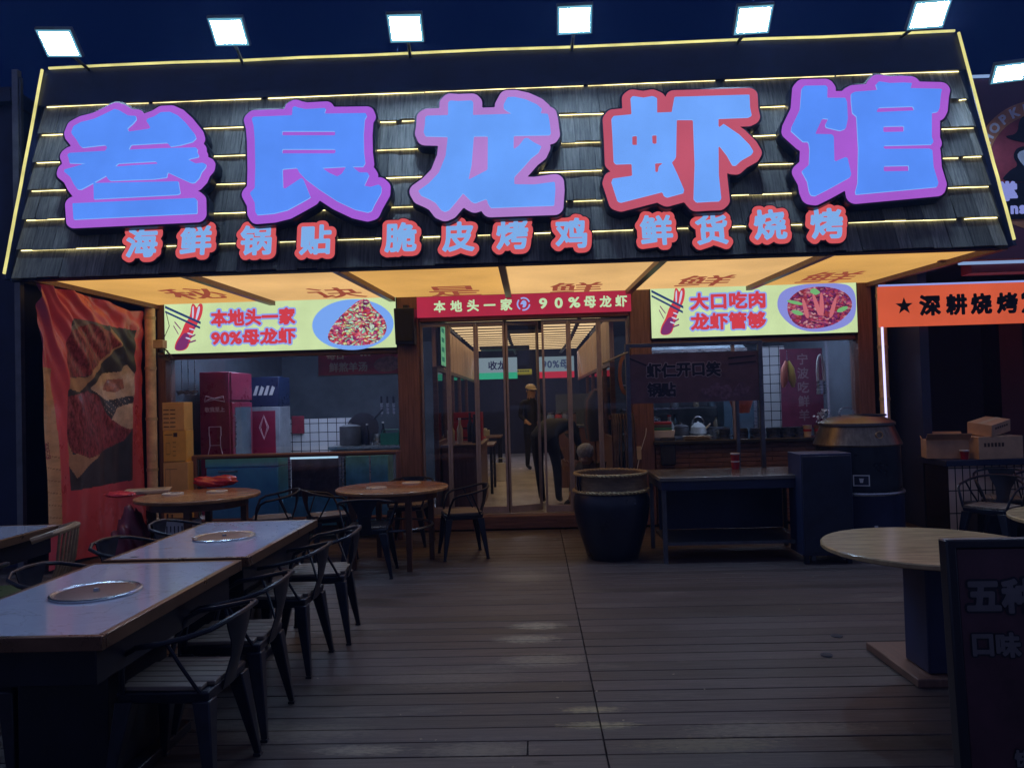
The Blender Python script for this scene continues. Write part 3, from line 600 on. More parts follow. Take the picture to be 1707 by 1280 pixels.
def ell(cx, cy, rx, ry, n=40, rot=0., j=0.): return [(cx+(rx*math.cos(a)*math.cos(rot)-ry*math.sin(a)*math.sin(rot))*(1+j*rng.uniform(-1, 1)), cy+(rx*math.cos(a)*math.sin(rot)+ry*math.sin(a)*math.cos(rot))*(1+j*rng.uniform(-1, 1))) for a in np.linspace(0, 2*PI, n, endpoint=False)]
def lightbox(name, label, x0, x1, z0, z1, y, lines, kind, tex, tz):
    w, h = x1-x0, z1-z0; t = thing(name, label, 'light box sign', ((x0+x1)/2, y, (z0+z1)/2))
    q = MB(); q.box(-w/2-.012, w/2+.012, .002, .10, -h/2-.012, h/2+.012); q.build('casing', M_dark, t, bevel=.004)
    q = MB(); q.box(-w/2, w/2, -.004, .001, -h/2, h/2); q.build('lit_panel', emit('lightbox_panel', rgb(203, 224, 168), .98, var=.10, scale=2.), t)
    Mf = lambda z: mx((0, -.004-z, 0), (1, 0, 0), (0, 0, 1))
    X = lambda f: -w/2+f*w
    Z = lambda f: -h/2+f*h
    sc = lambda ps: [(X(a), Z(b)) for a, b in ps]
    # crayfish held by a pair of chopsticks
    cr = [sc(blob([(.04, .05), (.095, .06), (.112, .25), (.125, .42), (.14, .55), (.165, .75), (.170, .97), (.152, .99), (.142, .88), (.130, .99), (.118, .97), (.112, .72), (.088, .60), (.072, .40), (.045, .22)]))]
    q = MB(); q.prism(cr[0], Mf(0), .0005, .0015); q.build('printed_crayfish', PR_red, t)
    q = MB(); q.prism(sc(blob([(.042, .06), (.090, .07), (.104, .22), (.108, .38), (.088, .42), (.070, .33), (.05, .2)])), Mf(0), .0017, .0025)
    for a, b, r in ((.10, .30, .3), (.105, .44, .45), (.10, .22, .1), (.07, .50, 2.4), (.06, .40, 2.2)):
        q.prism(sc([(a, b), (a+.035*math.cos(r), b+.35*math.sin(r)*.5+.03), (a+.036*math.cos(r), b+.35*math.sin(r)*.5), (a, b-.03)]), Mf(0), .0017, .0025)
    q.build('printed_shell', PR_vio, t)
    q = MB(); q.prism(sc(blob([(.150, .95), (.158, .90), (.146, .70), (.134, .62), (.140, .78)])), Mf(0), .0027, .0035); [q.prism(sc(blob([(.09+.008*k, .30+.09*k), (.115+.008*k, .26+.09*k), (.117+.008*k, .285+.09*k), (.092+.008*k, .33+.09*k)])), Mf(0), .0027, .0035) for k in range(5)]; q.prism(sc(blob([(.122, .92), (.130, .95), (.128, .70), (.120, .68)])), Mf(0), .0027, .0035); q.build('printed_claw_highlight', PR_pale, t)
    q = MB(); q.prism(sc([(0.004, .96), (.158, .62), (.158, .57), (0.004, .91)]), Mf(0), .0037, .0045); q.prism(sc([(.004, .86), (.155, .52), (.155, .475), (.004, .82)]), Mf(0), .0037, .0045); q.build('printed_chopsticks', PR_chop, t)
    # two lines of red characters in a pale halo
    for ln, (fx, fz, fw, fh) in zip(lines, tz):
        v, f, s = glyphs(ln, .0, 1.04); k = np.array([fw*w/s[0], fh*h/s[1]])
        e = {}; key = {}; rep = [key.setdefault((round(a, 4), round(b, 4)), i) for i, (a, b) in enumerate(v)]
        for p in f:
            p = [rep[i] for i in p]
            for a, b in zip(p, p[1:]+p[:1]):
                if a != b: e[(min(a, b), max(a, b))] = e.get((min(a, b), max(a, b)), 0)+1
        sg = np.array([[v[a]*k, v[b]*k] for (a, b), c in e.items() if c == 1])+np.array([X(fx), Z(fz)])
        xs = np.arange(X(fx)-fw*w/2-.05, X(fx)+fw*w/2+.05, .0062); ys = np.arange(Z(fz)-fh*h/2-.05, Z(fz)+fh*h/2+.05, .0062)
        A_, B_ = np.meshgrid(xs, ys); D = sd_pieces([sg], A_, B_)
        for nm, lv, z, m in (('lettering_halo', .028, .001, PR_blue), ('lettering', .010, .003, PR_red)):
            V, F = sd_mesh(D, xs, ys, lv); q = MB(); q.add([Mf(z) @ Vector((a, b, 0)) for a, b in V], F); q.build(nm, m, t)
    if kind == 'plate':
        q = MB(); q.prism([p for p in sc(ell(.815, .47, .175, .50, 48)) if True], Mf(0), .0005, .0015); q.build('printed_plate', E_('print_plate', 120, 165, 240, 1, sample=False), t)
        q = MB(); q.prism(sc(blob([(.70, .25), (.74, .55), (.80, .80), (.85, .97), (.885, .97), (.90, .80), (.95, .60), (.965, .35), (.93, .12), (.87, .05), (.78, .06), (.72, .12)], 2)), Mf(0), .002, .003); q.build('printed_food', tex, t)
    else:
        q = MB(); q.prism(sc(blob([(.61, .62), (.64, .88), (.74, .98), (.90, .99), (.995, .9), (.998, .30), (.93, .08), (.80, .01), (.70, .10), (.63, .36)], 3)), Mf(0), .0005, .0015); q.build('printed_bowl', E_('print_bowl', 135, 140, 215, 1, sample=False), t)
        q = MB(); q.prism(sc(blob([(.66, .45), (.67, .70), (.74, .90), (.86, .93), (.96, .78), (.985, .50), (.93, .25), (.86, .12), (.76, .08), (.69, .2)], 2)), Mf(0), .002, .003); q.build('printed_food', tex, t)
        for a, b, r in ((.71, .42, .3), (.93, .46, -.3), (.80, .82, .1), (.70, .62, .6)): q = MB(); q.prism(sc(ell(a, b, .022, .06, 12, r, .1)), Mf(0), .0032, .004); q.build('printed_greens', E_('print_green', 120, 185, 120, .9, sample=False), t)
        q = MB()
        for a0, b0, a1, b1 in ((.82, .35, .79, .78), (.83, .35, .83, .8), (.87, .3, .90, .7), (.76, .3, .74, .7), (.78, .25, .86, .2)): q.prism(sc(blob([(a0-.012, b0), (a0+.012, b0), (a1+.008, b1), (a1-.008, b1)])), Mf(0), .0032, .004)
        q.build('printed_claws', E_('print_claw', 205, 110, 120, .9, sample=False), t)
    return t
lightbox('lightbox_sign', 'wide pale green lit sign over the left window with plate of crayfish', -4.55, -1.665, 2.255, 2.88, 9.24, ['本地头一家', '90%母龙虾'], 'plate', F_a, [(.385, .68, .36, .31), (.385, .29, .36, .29)])
lightbox('lightbox_sign', 'pale green lit sign over the right window with bowl of crayfish', 1.462, 3.94, 2.27, 2.885, 9.24, ['大口吃肉', '龙虾管够'], 'bowl', F_b, [(.375, .70, .36, .31), (.375, .30, .36, .31)])
# red header over the door
t = thing('door_header_sign', 'long crimson lit sign with pale lettering over the glass doors', 'light box sign', (-.10, 9.22, 2.735))
q = MB(); q.box(-1.30, 1.32, .0, .05, -.125, .125); q.build('panel', emit('crimson_panel', rgb(170, 42, 66), .95, var=.12, scale=2), t)
q = MB(); Mh = mx((0, 0, 0), (1, 0, 0), (0, 0, 1)); M_hl = E_('header_letter', 196, 226, 178, .95, sample=False)
for i, ch in enumerate('本地头一家'): put_text(q, ch, mx((-1.02+i*.205, 0, .0), (1, 0, 0), (0, 0, 1)), w=.145, z=.003, bold=.035)
for i, ch in enumerate('90%母龙虾'): put_text(q, ch, mx((.25+i*.19, 0, 0), (1, 0, 0), (0, 0, 1)), w=.10 if i < 2 else .145, h=.13 if i < 3 else None, z=.003, bold=.035)
q.build('lettering', M_hl, t)
q = MB()
for k in range(3):
    a0 = k*2.1+.3; q.prism([(.065*math.cos(a), .065*math.sin(a)) for a in np.linspace(a0, a0+1.7, 9)]+[(.083*math.cos(a), .083*math.sin(a)) for a in np.linspace(a0+1.7, a0, 9)], mx((.01, 0, 0), (1, 0, 0), (0, 0, 1)), .002, .004)
q.prism(blob([(-.045, -.01), (-.01, .05), (.03, .04), (.04, 0), (.02, -.045), (-.02, -.04), (.0, -.01), (-.02, .0)], 2), mx((.01, 0, 0), (1, 0, 0), (0, 0, 1)), .002, .004)
q.build('emblem', E_('header_emblem', 150, 170, 235, .95, sample=False), t)
# ------------------------------------------------------------------ glass doors
def leaf(label, x, w, ang, z0=.17, z1=2.555, y=9.42):
    t = thing('glass_door', label, 'glass door', (x, y, z0), ang, 'aluminium framed glass doors of the entrance'); h = z1-z0; f = .028
    for a, b in ((0, f), (w-f, w)): q = MB(); q.box(a, b, -.02, .02, 0, h); q.build('stile', M_alu, t, bevel=.003)
    for a, b in ((0, .085), (h-.05, h)): q = MB(); q.box(f+.001, w-f-.001, -.018, .018, a, b); q.build('rail', M_alu, t, bevel=.003)
    q = MB(); q.box(f+.002, w-f-.002, -.003, .003, .086, h-.051); q.build('pane', M_glass2, t)
    return t
xs_ = [-1.395, -1.05, -.70, -.335, .12, .455, .83, 1.20]
leaf('fixed glass door leaf against the left timber post', xs_[0], .343, 0); leaf('second glass door leaf, hiding the dark counter end', xs_[1], .347, 0)
leaf('glass door leaf standing closed in front of the corridor', xs_[2], .36, 0); leaf('glass door leaf folded inward, ajar before the corridor', xs_[3], .45, .42)
leaf('glass door leaf in front of the bending person', xs_[4], .333, 0); leaf('glass door leaf just left of the coil of hose', xs_[5], .372, 0); leaf('glass door leaf against the post beside the food cart', xs_[6], .366, 0)
# ------------------------------------------------------------------ speaker, poles, box of cables
t = thing('loudspeaker', 'black wall speaker hung high on the left timber post', 'speaker', (-1.53, 9.15, 2.49))
q = MB(); q.frustum((-.115, .115, -.10, .095), (-.125, .125, -.115, .095), -.22, .22); q.build('cabinet', M_black, t, bevel=.012)
q = MB(); q.box(-.10, .10, -.125, -.119, -.18, .18); q.build('grille', mat('grille_cloth', (.006, .007, .012, 1), .8), t, bevel=.004)
q = MB(); q.box(-.03, .03, .0, .1, .222, .27); q.build('bracket', M_black, t)
M_pole = mat('speckled_pole', (.78, .60, .45, 1), .5, var=.3, scale=7)
def pole(label, x, y, z0, z1, r):
    t = thing('drain_pipe', label, 'pipe', (x, y, 0)); q = MB(); q.cyl((0, 0, z0), (0, 0, z1), r, n=20); q.build('pipe', M_pole, t, smooth=True)
    q = MB()
    for z in np.arange(z0+.2, z1-.1, .62): q.cyl((0, 0, z), (0, 0, z+.035), r+.008, n=20)
    q.build('collar', M_cream, t)
    q = MB()
    for k in range(34):
        a = rng.uniform(-2.6, -.5); z = rng.uniform(z0+.1, z1-.1); u = Vector((math.cos(a), math.sin(a), 0)); tt = Vector((-u.y, u.x, 0)); w = rng.uniform(.006, .025); h = rng.uniform(.004, .014)
        q.xbox(mx(u*(r-.002), tt, (0, 0, 1), u), -w, w, -h, h, 0, .003)
    q.build('scuff_mark', M_black, t); return t
pole('pale upright pipe beside the red banner, speckled with marks', -4.70, 9.17, 0.0, 2.9, .062)
pole('stained pale upright pipe right of the right window', 4.20, 9.17, .0, 2.88, .055)
c = W(268, 578, 9.05); t = thing('camera_box', 'cream junction box with dangling cables fixed to the pale pipe', 'junction box', c)
q = MB(); q.box(-.07, .05, -.05, .06, -.02, .08); q.build('box', M_cream, t, bevel=.006)
q = MB(); q.lathe([(.001, 0), (.035, .0), (.04, .02), (.03, .05)], (.01, -.03, -.075), 14); q.build('lens', M_black, t, smooth=True)
q = MB()
for k in range(4):
    a = k*.7; q.tube([Vector((.04, 0, -.02)), Vector((.10+.02*k, -.02, -.06-.03*k)), Vector((.07+.02*k, -.03, -.12-.02*k)), Vector((-.02, -.02, -.10-.01*k)), Vector((-.04, .0, -.06))], .006, 6)
q.tube([(.03, 0, .08), (.10, .02, .25), (.05, .05, .42)], .004, 6)
q.build('cable', M_worn, t)
# ------------------------------------------------------------------ red printed banner hanging at the open side of the awning
XC = -4.765
def cy(px, py): p = PX(px, py, XC); return p.y, p.z
NZ, NY = 250, 150; y0c, y1c = 7.22, 9.11
sheet = [(cy(*p)) for p in [(55, 612), (96, 614), (97, 700), (99, 780), (97, 880), (55, 870)]]
dark = [(cy(*p)) for p in [(118, 530), (222, 552), (222, 801), (119, 819)]]
meat1 = [(cy(*p)) for p in [(118, 552), (150, 540), (185, 552), (198, 575), (170, 605), (148, 628), (118, 630)]]
meat0 = [(cy(*p)) for p in [(118, 545), (128, 534), (150, 530), (178, 545), (165, 552), (120, 560)]]
paper1 = [(cy(*p)) for p in [(185, 545), (202, 572), (150, 640), (134, 655), (118, 648), (118, 630), (148, 630), (190, 580)]]
bun1 = [(cy(*p)) for p in [(155, 648), (172, 624), (200, 620), (210, 608), (222, 625), (222, 660), (185, 668), (170, 662)]]
bun1i = [(cy(*p)) for p in [(176, 650), (185, 633), (205, 632), (210, 648), (195, 655)]]
meat2 = [(cy(*p)) for p in [(118, 662), (150, 652), (165, 660), (190, 700), (220, 718), (210, 735), (150, 765), (125, 755), (118, 735)]]
bun2 = [(cy(*p)) for p in [(188, 702), (200, 680), (222, 672), (222, 715), (200, 719)]]
paper2 = [(cy(*p)) for p in [(117, 730), (125, 758), (172, 752), (128, 798), (117, 775)]]
crum = [(cy(*p)) for p in [(55, 745), (80, 738), (84, 765), (56, 770)]]
def inpoly(P_, y, z):
    r = False
    for (a, b), (c, d_) in zip(P_, P_[1:]+P_[:1]):
        if (b > z) != (d_ > z) and y < (c-a)*(z-b)/(d_-b)+a: r = not r
    return r
t = thing('printed_banner', 'tall red plastic banner printed with meat skewers, gathered at its top', 'banner', (XC, 8.2, 0))
q = MB(); vs = []
for j in range(NZ):
    f = j/(NZ-1)
    for i in range(NY):
        s = i/(NY-1); y = y0c+(y1c-y0c)*s
        ztop = 2.83-.10*math.exp(-((s-.80)/.13)**2)*.5-.05*s; zb = .03+.02*math.sin(s*9); z = zb+(ztop-zb)*f
        top = max(0, (z-1.0)/1.8)
        # gathers fan out from the top corner; lower down the sheet hangs in soft waves
        ang = math.atan2((y-6.9), max(.05, 3.25-z)); x = .036*math.sin(ang*26+1.5*math.sin(z*1.3))*top**.7*math.exp(-(s/.75)**2)+.012*math.sin(ang*61+1)*top
        x += .016*math.sin(y*7+z*.8+1.)+.010*math.sin(y*19-z*2.1)+.03*math.sin(z*1.7+y)
        x += .03*math.exp(-((y-8.55)**2+(z-2.35)**2)/.05)*math.sin((z+y)*22)
        vs.append((x, y-8.2, z))
mi = []
fs = []
for j in range(NZ-1):
    for i in range(NY-1):
        fs.append((j*NY+i, j*NY+i+1, (j+1)*NY+i+1, (j+1)*NY+i)); v = vs[j*NY+i]; y, z = v[1]+8.2, v[2]; m = 0
        if inpoly(sheet, y, z): m = 5 if inpoly(crum, y, z) and rng.rand() < .7 else (6 if abs(math.sin(z*26+y*5)) < .10 and z < 1.15 else 1)
        elif inpoly(dark, y, z):
            m = 2
            if inpoly(paper1, y, z) or inpoly(paper2, y, z): m = 3
            if inpoly(meat0, y, z): m = 8
            for bn, bi in ((bun1, bun1i), (bun2, None)):
                if inpoly(bn, y, z): m = 7 if bi and inpoly(bi, y, z) else 4
            if inpoly(meat1, y, z) or inpoly(meat2, y, z): m = 5
            if m in (4, 2) and 1.5 < z < 1.9 and abs(math.sin((y*2.2+z*3.4)*14)) < .12 and y > 8.3: m = 4
        mi.append(m)
me = bpy.data.meshes.new('banner_sheet'); me.from_pydata(vs, [], fs)
def meatm():
    m = mat('print_meat', (.26, .06, .09, 1), .4, var=.95, scale=34, stretch=(1, 1, .45)); return m
for m in (mat('red_plastic', (.70, .11, .17, 1), .30, var=.12, spec=.8, bump=.15, scale=3), mat('print_board', (.62, .42, .27, 1), .45, var=.25, scale=3, stretch=(1, 1, 5)), mat('print_slate', (.055, .06, .09, 1), .4, var=.3), mat('print_paper', (.46, .30, .22, 1), .45, var=.25), mat('print_bun', (.60, .48, .42, 1), .45, var=.3, scale=9), meatm(), mat('print_crumb', (.35, .20, .13, 1), .45), mat('print_filling', (.36, .15, .12, 1), .45, var=.6, scale=20), mat('print_grey', (.18, .16, .19, 1), .4, var=.5, scale=12)): me.materials.append(m)
me.polygons.foreach_set('material_index', mi); me.polygons.foreach_set('use_smooth', [True]*len(fs)); me.update()
o = bpy.data.objects.new('sheet', me); COL.objects.link(o); o.parent = t
# ------------------------------------------------------------------ tables
def marble_mat():
    m = bpy.data.materials.new('white_marble'); m.use_nodes = True; n = m.node_tree; p = n.nodes['Principled BSDF']; L = n.links.new
    t = n.nodes.new('ShaderNodeTexCoord'); nz = n.nodes.new('ShaderNodeTexNoise'); nz.inputs['Scale'].default_value = 3.; nz.inputs['Detail'].default_value = 8; nz.inputs['Distortion'].default_value = 1.6
    L(t.outputs['Object'], nz.inputs[0]); r = n.nodes.new('ShaderNodeValToRGB'); e = r.color_ramp.elements
    e[0].position = .42; e[0].color = (.74, .78, .96, 1); e[1].position = .58; e[1].color = (.78, .82, 1., 1)
    k = e.new(.495); k.color = (.78, .82, 1., 1); k = e.new(.5); k.color = (.60, .60, .64, 1); k = e.new(.512); k.color = (.74, .78, .96, 1)
    L(nz.outputs[0], r.inputs[0]); L(r.outputs[0], p.inputs['Base Color']); p.inputs['Roughness'].default_value = .17; p.inputs['Specular IOR Level'].default_value = 1.; p.inputs['Coat Weight'].default_value = 1.; p.inputs['Coat Roughness'].default_value = .06; p.inputs['Coat IOR'].default_value = 1.6
    return m
M_marble = marble_mat(); M_edge = mat('bronze_edge', (.20, .115, .075, 1), .3, .6, var=.2); M_cover = mat('brushed_cover', (.22, .13, .115, 1), .38, .5, var=.15)
M_tabw = mat('brown_tabletop', (.36, .17, .075, 1), .24, var=.35, scale=3, stretch=(1, 9, 1)); M_tabe = mat('brown_table_edge', (.10, .045, .028, 1), .35)
def hotpot_table(label, x, y, w=.79, l=1.30):
    t = thing('hotpot_table', label, 'table', (x, y, 0), 0, 'marble topped hotpot tables'); a, b = w/2, l/2
    q = MB(); q.box(-a+.03, a-.03, -b+.03, b-.03, .715, .752); q.build('tabletop', M_marble, t)
    q = MB()
    for (x0, x1, y0, y1) in ((-a, a, -b, -b+.029), (-a, a, b-.029, b), (-a, -a+.029, -b+.0295, b-.0295), (a-.029, a, -b+.0295, b-.0295)): q.box(x0, x1, y0, y1, .70, .753)
    q.build('edge_band', M_edge, t, bevel=.003)
    q = MB(); q.box(-a+.05, a-.05, -b+.05, b-.05, .56, .714); q.build('apron', M_shade, t, bevel=.004)
    q = MB(); q.box(-.19, .19, -.25, .25, .05, .559); q.build('pedestal', M_shade, t, bevel=.006)
    q = MB(); q.box(-.26, .26, -.34, .34, .0, .05); q.build('foot_plate', M_shade, t, bevel=.006)
    q = MB(); q.lathe([(.0, 0), (.165, 0), (.168, .006), (.150, .010), (.0, .008)], (0, 0, .7525), 48); q.build('burner_cover', M_cover, t, smooth=True)
    q = MB(); q.lathe([(.169, .0), (.185, .0), (.186, .008), (.178, .012), (.170, .008)], (0, 0, .7527), 56); c = q.build('burner_ring', M_steel, t, smooth=True)
    q = MB(); q.lathe([(.0, 0), (.014, 0), (.012, .012), (.0, .014)], (0, 0, .762), 16); q.build('cover_knob', M_steel, t)
    q = MB(); q.box(-a+.12, -a+.155, -b+.07, -b+.095, .7525, .7535); q.build('switch_panel', M_black, t)
    return t
hot0 = hotpot_table('nearest white marble hotpot table with bronze edge, near the photographer', -1.965, 3.325, .80, 1.30)
dup(hot0, (-1.955, 4.69, 0), 0, 'white marble hotpot table standing end to end behind the nearest one')
dup(hot0, (-3.83, 4.75, 0), .02, 'marble hotpot table by the red banner, mostly cut off at the edge')
def round_table(label, x, y, r, legs, rings, rz=0.):
    t = thing('round_table', label, 'table', (x, y, 0), rz, 'brown round wooden tables')
    q = MB(); q.lathe([(r-.004, 0), (r, .006), (r, .026), (r-.006, .032)], (0, 0, .718), 56); q.build('tabletop', M_tabw, t, smooth=True)
    q = MB(); q.lathe([(r*.80, 0), (r*.80, .075), (r*.76, .075), (r*.76, 0)], (0, 0, .642), 40); q.build('apron', M_tabe, t)
    for k in range(4):
        a = legs+k*PI/2; cx_, cy_ = r*.74*math.cos(a), r*.74*math.sin(a); q = MB(); q.frustum((cx_-.024, cx_+.024, cy_-.024, cy_+.024), (cx_-.03, cx_+.03, cy_-.03, cy_+.03), 0, .717); q.build('leg', M_tabe, t, bevel=.004)
    q = MB(); q.tube([(r*.70*math.cos(a), r*.70*math.sin(a), .38) for a in np.linspace(0, 2*PI, 40, endpoint=False)], .011, 6, closed=True); q.build('foot_ring', M_worn, t)
    for (dx, dy) in rings:
        q = MB(); q.lathe([(.062, .0), (.098, .0), (.098, .012), (.090, .016), (.070, .014), (.062, .004)], (dx, dy, .7505), 36); q.build('burner_ring', mat('cream_steel', (.62, .55, .46, 1), .3, .3), t, smooth=True)
        q = MB(); q.lathe([(.0, .0), (.06, .0)], (dx, dy, .7515), 24); q.build('burner_well', M_black, t)
    return t
rp = [G(628, 814, .75), G(686, 806, .75)]
round_table('round brown table with two burner rings, in front of the glass doors', -1.40, 7.36, .545, .55, [(p.x+1.40, p.y-7.36) for p in rp])
rp = [G(288, 824, .75), G(362, 820, .75)]
round_table('round brown table loaded with red bags beside the red banner', -3.20, 7.10, .56, .2, [(p.x+3.20, p.y-7.10) for p in rp])
# round pale table in the right foreground
t = thing('pedestal_table', 'round pale wood table on a dark pedestal beside the menu board', 'table', (2.03, 3.99, 0))
M_pale = mat('pale_tabletop', (.42, .30, .16, 1), .22, var=.25, scale=3, stretch=(1.5, 10, 1))
q = MB(); q.lathe([(.520, 0), (.528, .006), (.528, .022), (.522, .028)], (0, 0, .724), 64); q.build('tabletop', M_pale, t, smooth=True)
q = MB(); q.box(.02, .27, .10, .36, .046, .70); q.build('pedestal', M_navy, t, bevel=.01)
q = MB(); q.box(-.07, .38, .04, .66, 0, .045); q.build("base_plate", mat("base_wood", (.16, .09, .07, 1), .4, var=.3, stretch=(6, 1, 1)), t, bevel=.006)
for k in range(4):
    q = MB(); a = k*PI/2+PI/4*0; q.tube([(.145+(.10-.145*0)*math.cos(a)*.1+.10*math.cos(a), .23+.10*math.sin(a), .60), (.13+.2*math.cos(a), .2+.2*math.sin(a), .66), (.10+.29*math.cos(a), .15+.29*math.sin(a), .715)], [.03, .022, .016], 8); q.build('bracket', M_black, t)
# ------------------------------------------------------------------ metal armchairs with timber seats
M_seat = mat('seat_slats', (.19, .155, .13, 1), .42, var=.35, scale=3, stretch=(12, 1, 1), bump=.1)
def armchair(label):
    """faces +Y; origin on the floor under the seat"""
    t = thing('metal_armchair', label, 'chair', (0, 0, 0), 0, 'black metal armchairs around the tables')
    q = MB(); n = 6; w = .36/n
    for k in range(n):
        x0 = -.18+k*w; c = .03 if k in (0, n-1) else 0; q.box(x0+.002, x0+w-.002, -.185+c, .19-c*.5, .438, .456)
    q.build('seat', M_seat, t, bevel=.004)
    q = MB(); q.frustum((-.178, .178, -.18, .186), (-.186, .186, -.19, .194), .385, .437); q.build('seat_frame', M_black, t, bevel=.01)
    for sx in (-1, 1):
        for sy, n_ in ((1, 'leg'), (-1, 'leg')):
            q = MB(); a = (sx*.155, sy*.158); b = (sx*.225, sy*.215)
            q.frustum((b[0]-.014, b[0]+.014, b[1]-.014, b[1]+.014), (a[0]-.038, a[0]+.038, a[1]-.036, a[1]+.036), .012, .40); l = q.build(n_, M_black, t, bevel=.006)
            q = MB(); q.box(b[0]-.017, b[0]+.017, b[1]-.017, b[1]+.017, 0, .014); q.build('foot_cap', M_black, l, bevel=.003)
    pts = []
    for s in (-1, 1):
        side = [(s*.185, .165, .43), (s*.212, .150, .52), (s*.245, .115, .605), (s*.258, .06, .635), (s*.262, -.03, .648), (s*.252, -.13, .668), (s*.215, -.215, .690), (s*.13, -.258, .707)]
        pts += side if s == -1 else side[::-1]
        if s == -1: pts += [(0, -.272, .712)]
    q = MB(); q.tube(pts, .0115, 8); q.build('arm_hoop', M_black, t, smooth=True)
    for s in (-1, 1):
        q = MB(); q.tube([(s*.26, -.06, .652), (s*.235, -.10, .56), (s*.186, -.155, .43)], .008, 6); q.build('side_strut', M_black, t, smooth=True)
    # sheet metal back splat: wide under the hoop, narrow at the seat, curved and folded back
    q = MB(); rows = []
    for (z, hw, y, cv) in ((.712, .125, -.265, .03), (.66, .105, -.262, .028), (.60, .072, -.250, .018), (.53, .056, -.232, .010), (.46, .056, -.205, .006), (.40, .064, -.190, .004)):
        rows.append([(hw*f, y+cv*f*f, z) for f in (-1, -.5, 0, .5, 1)])
    vs = [p for r in rows for p in r]; vs += [(x, y-.006, z) for x, y, z in vs]; fs = []
    for i in range(5):
        for j in range(4): a = i*5+j; fs += [(a, a+1, a+6, a+5), (a+30, a+35, a+36, a+31)]
    for i in range(5): fs += [(i*5, i*5+5, i*5+35, i*5+30), (i*5+4, i*5+34, i*5+39, i*5+9)]
    for j in range(4): fs += [(j, j+30, j+31, j+1), (25+j, 26+j, 56+j, 55+j)]
    q.add(vs, fs); q.build('back_splat', M_black, t, smooth=True)
    q = MB(); z0 = .575
    for (a, b, c, d_) in ((-.02, .012, .0, .006), (-.012, .02, -.014, -.008)): q.add([(a, -.2465, z0+c), (b, -.2465, z0+c+.004), (b, -.2465, z0+d_+.004), (a, -.2465, z0+d_)], [(0, 1, 2, 3)])
    q.build('worn_mark', M_worn, t)
    return t
FX, MX = PI/2, -PI/2                                              # +Y turned to face -X / +X
ch0 = armchair('nearest black armchair at the marble tables, its slatted seat toward us'); ch0.location = (-1.50, 3.17, 0); ch0.rotation_euler = (0, 0, FX-.03)
def seat(x, y, rz, label): return dup(ch0, (x, y, 0), rz, label)
seat(-1.52, 3.74, FX+.04, 'black armchair, second from us along the open side of the marble tables')
seat(-1.54, 4.56, FX-.02, 'black armchair, third from us along the open side of the marble tables')
seat(-1.48, 5.12, FX+.10, 'black armchair at the far end of the open side of the marble tables')
seat(-2.40, 3.30, MX+.03, 'black armchair behind the nearest marble table, only seat and legs showing')
seat(-2.55, 4.10, MX, 'black armchair on the banner side where the two marble tables meet')
seat(-2.60, 4.92, MX-.05, 'black armchair on the banner side, first hoop behind the farther marble table')
seat(-2.62, 5.68, MX+.05, 'black armchair on the banner side, by the far corner of the marble tables')
seat(-2.13, 7.72, -PI/2+.55, 'black armchair on the railing side of the round table by the doors')
seat(-1.55, 6.95, .06, 'black armchair with its back to us, in front of the round table')
seat(-.76, 7.70, PI/2+.25, 'black armchair beside the glass doors, pulled out from the round table')
seat(-1.42, 8.42, PI-.1, 'black armchair behind the round table, only its back hoop showing')
seat(-2.68, 7.62, PI/2+.35, 'black armchair at the loaded brown table, facing the red bags')
seat(-3.28, 4.10, PI/2+.05, 'black armchair at the cut off marble table, nearest the edge of view')
# bentwood chair with slatted back
t = thing('slat_back_chair', 'wooden chair with a curved slatted back and green seat, by the red banner', 'chair', (-3.20, 4.62, 0), PI/2+.25)
M_bent = mat('bent_wood', (.33, .21, .12, 1), .35, var=.3, stretch=(1, 1, 4))
q = MB(); q.box(-.21, .21, -.20, .22, .43, .465); q.build('seat', mat('green_seat', (.10, .12, .05, 1), .3), t, bevel=.015)
q = MB(); q.tube([(-.24, -.14, .80), (-.20, -.24, .83), (-.1, -.285, .84), (0, -.295, .845), (.1, -.285, .84), (.20, -.24, .83), (.24, -.14, .80)], .02, 8); q.build('top_rail', M_bent, t, smooth=True)
for k in range(6):
    x = -.15+.06*k; q = MB(); q.tube([(x, -.19, .465), (x*1.05, -.25, .62), (x*1.1, -.28+.3*x*x*4*.3, .825)], .009, 6); q.build('back_slat', M_bent, t, smooth=True)
for sx in (-1, 1):
    for sy in (-1, 1): q = MB(); q.tube([(sx*.175, sy*.165, .43), (sx*.20, sy*.20, 0)], [.02, .015], 8); q.build('leg', M_bent, t)
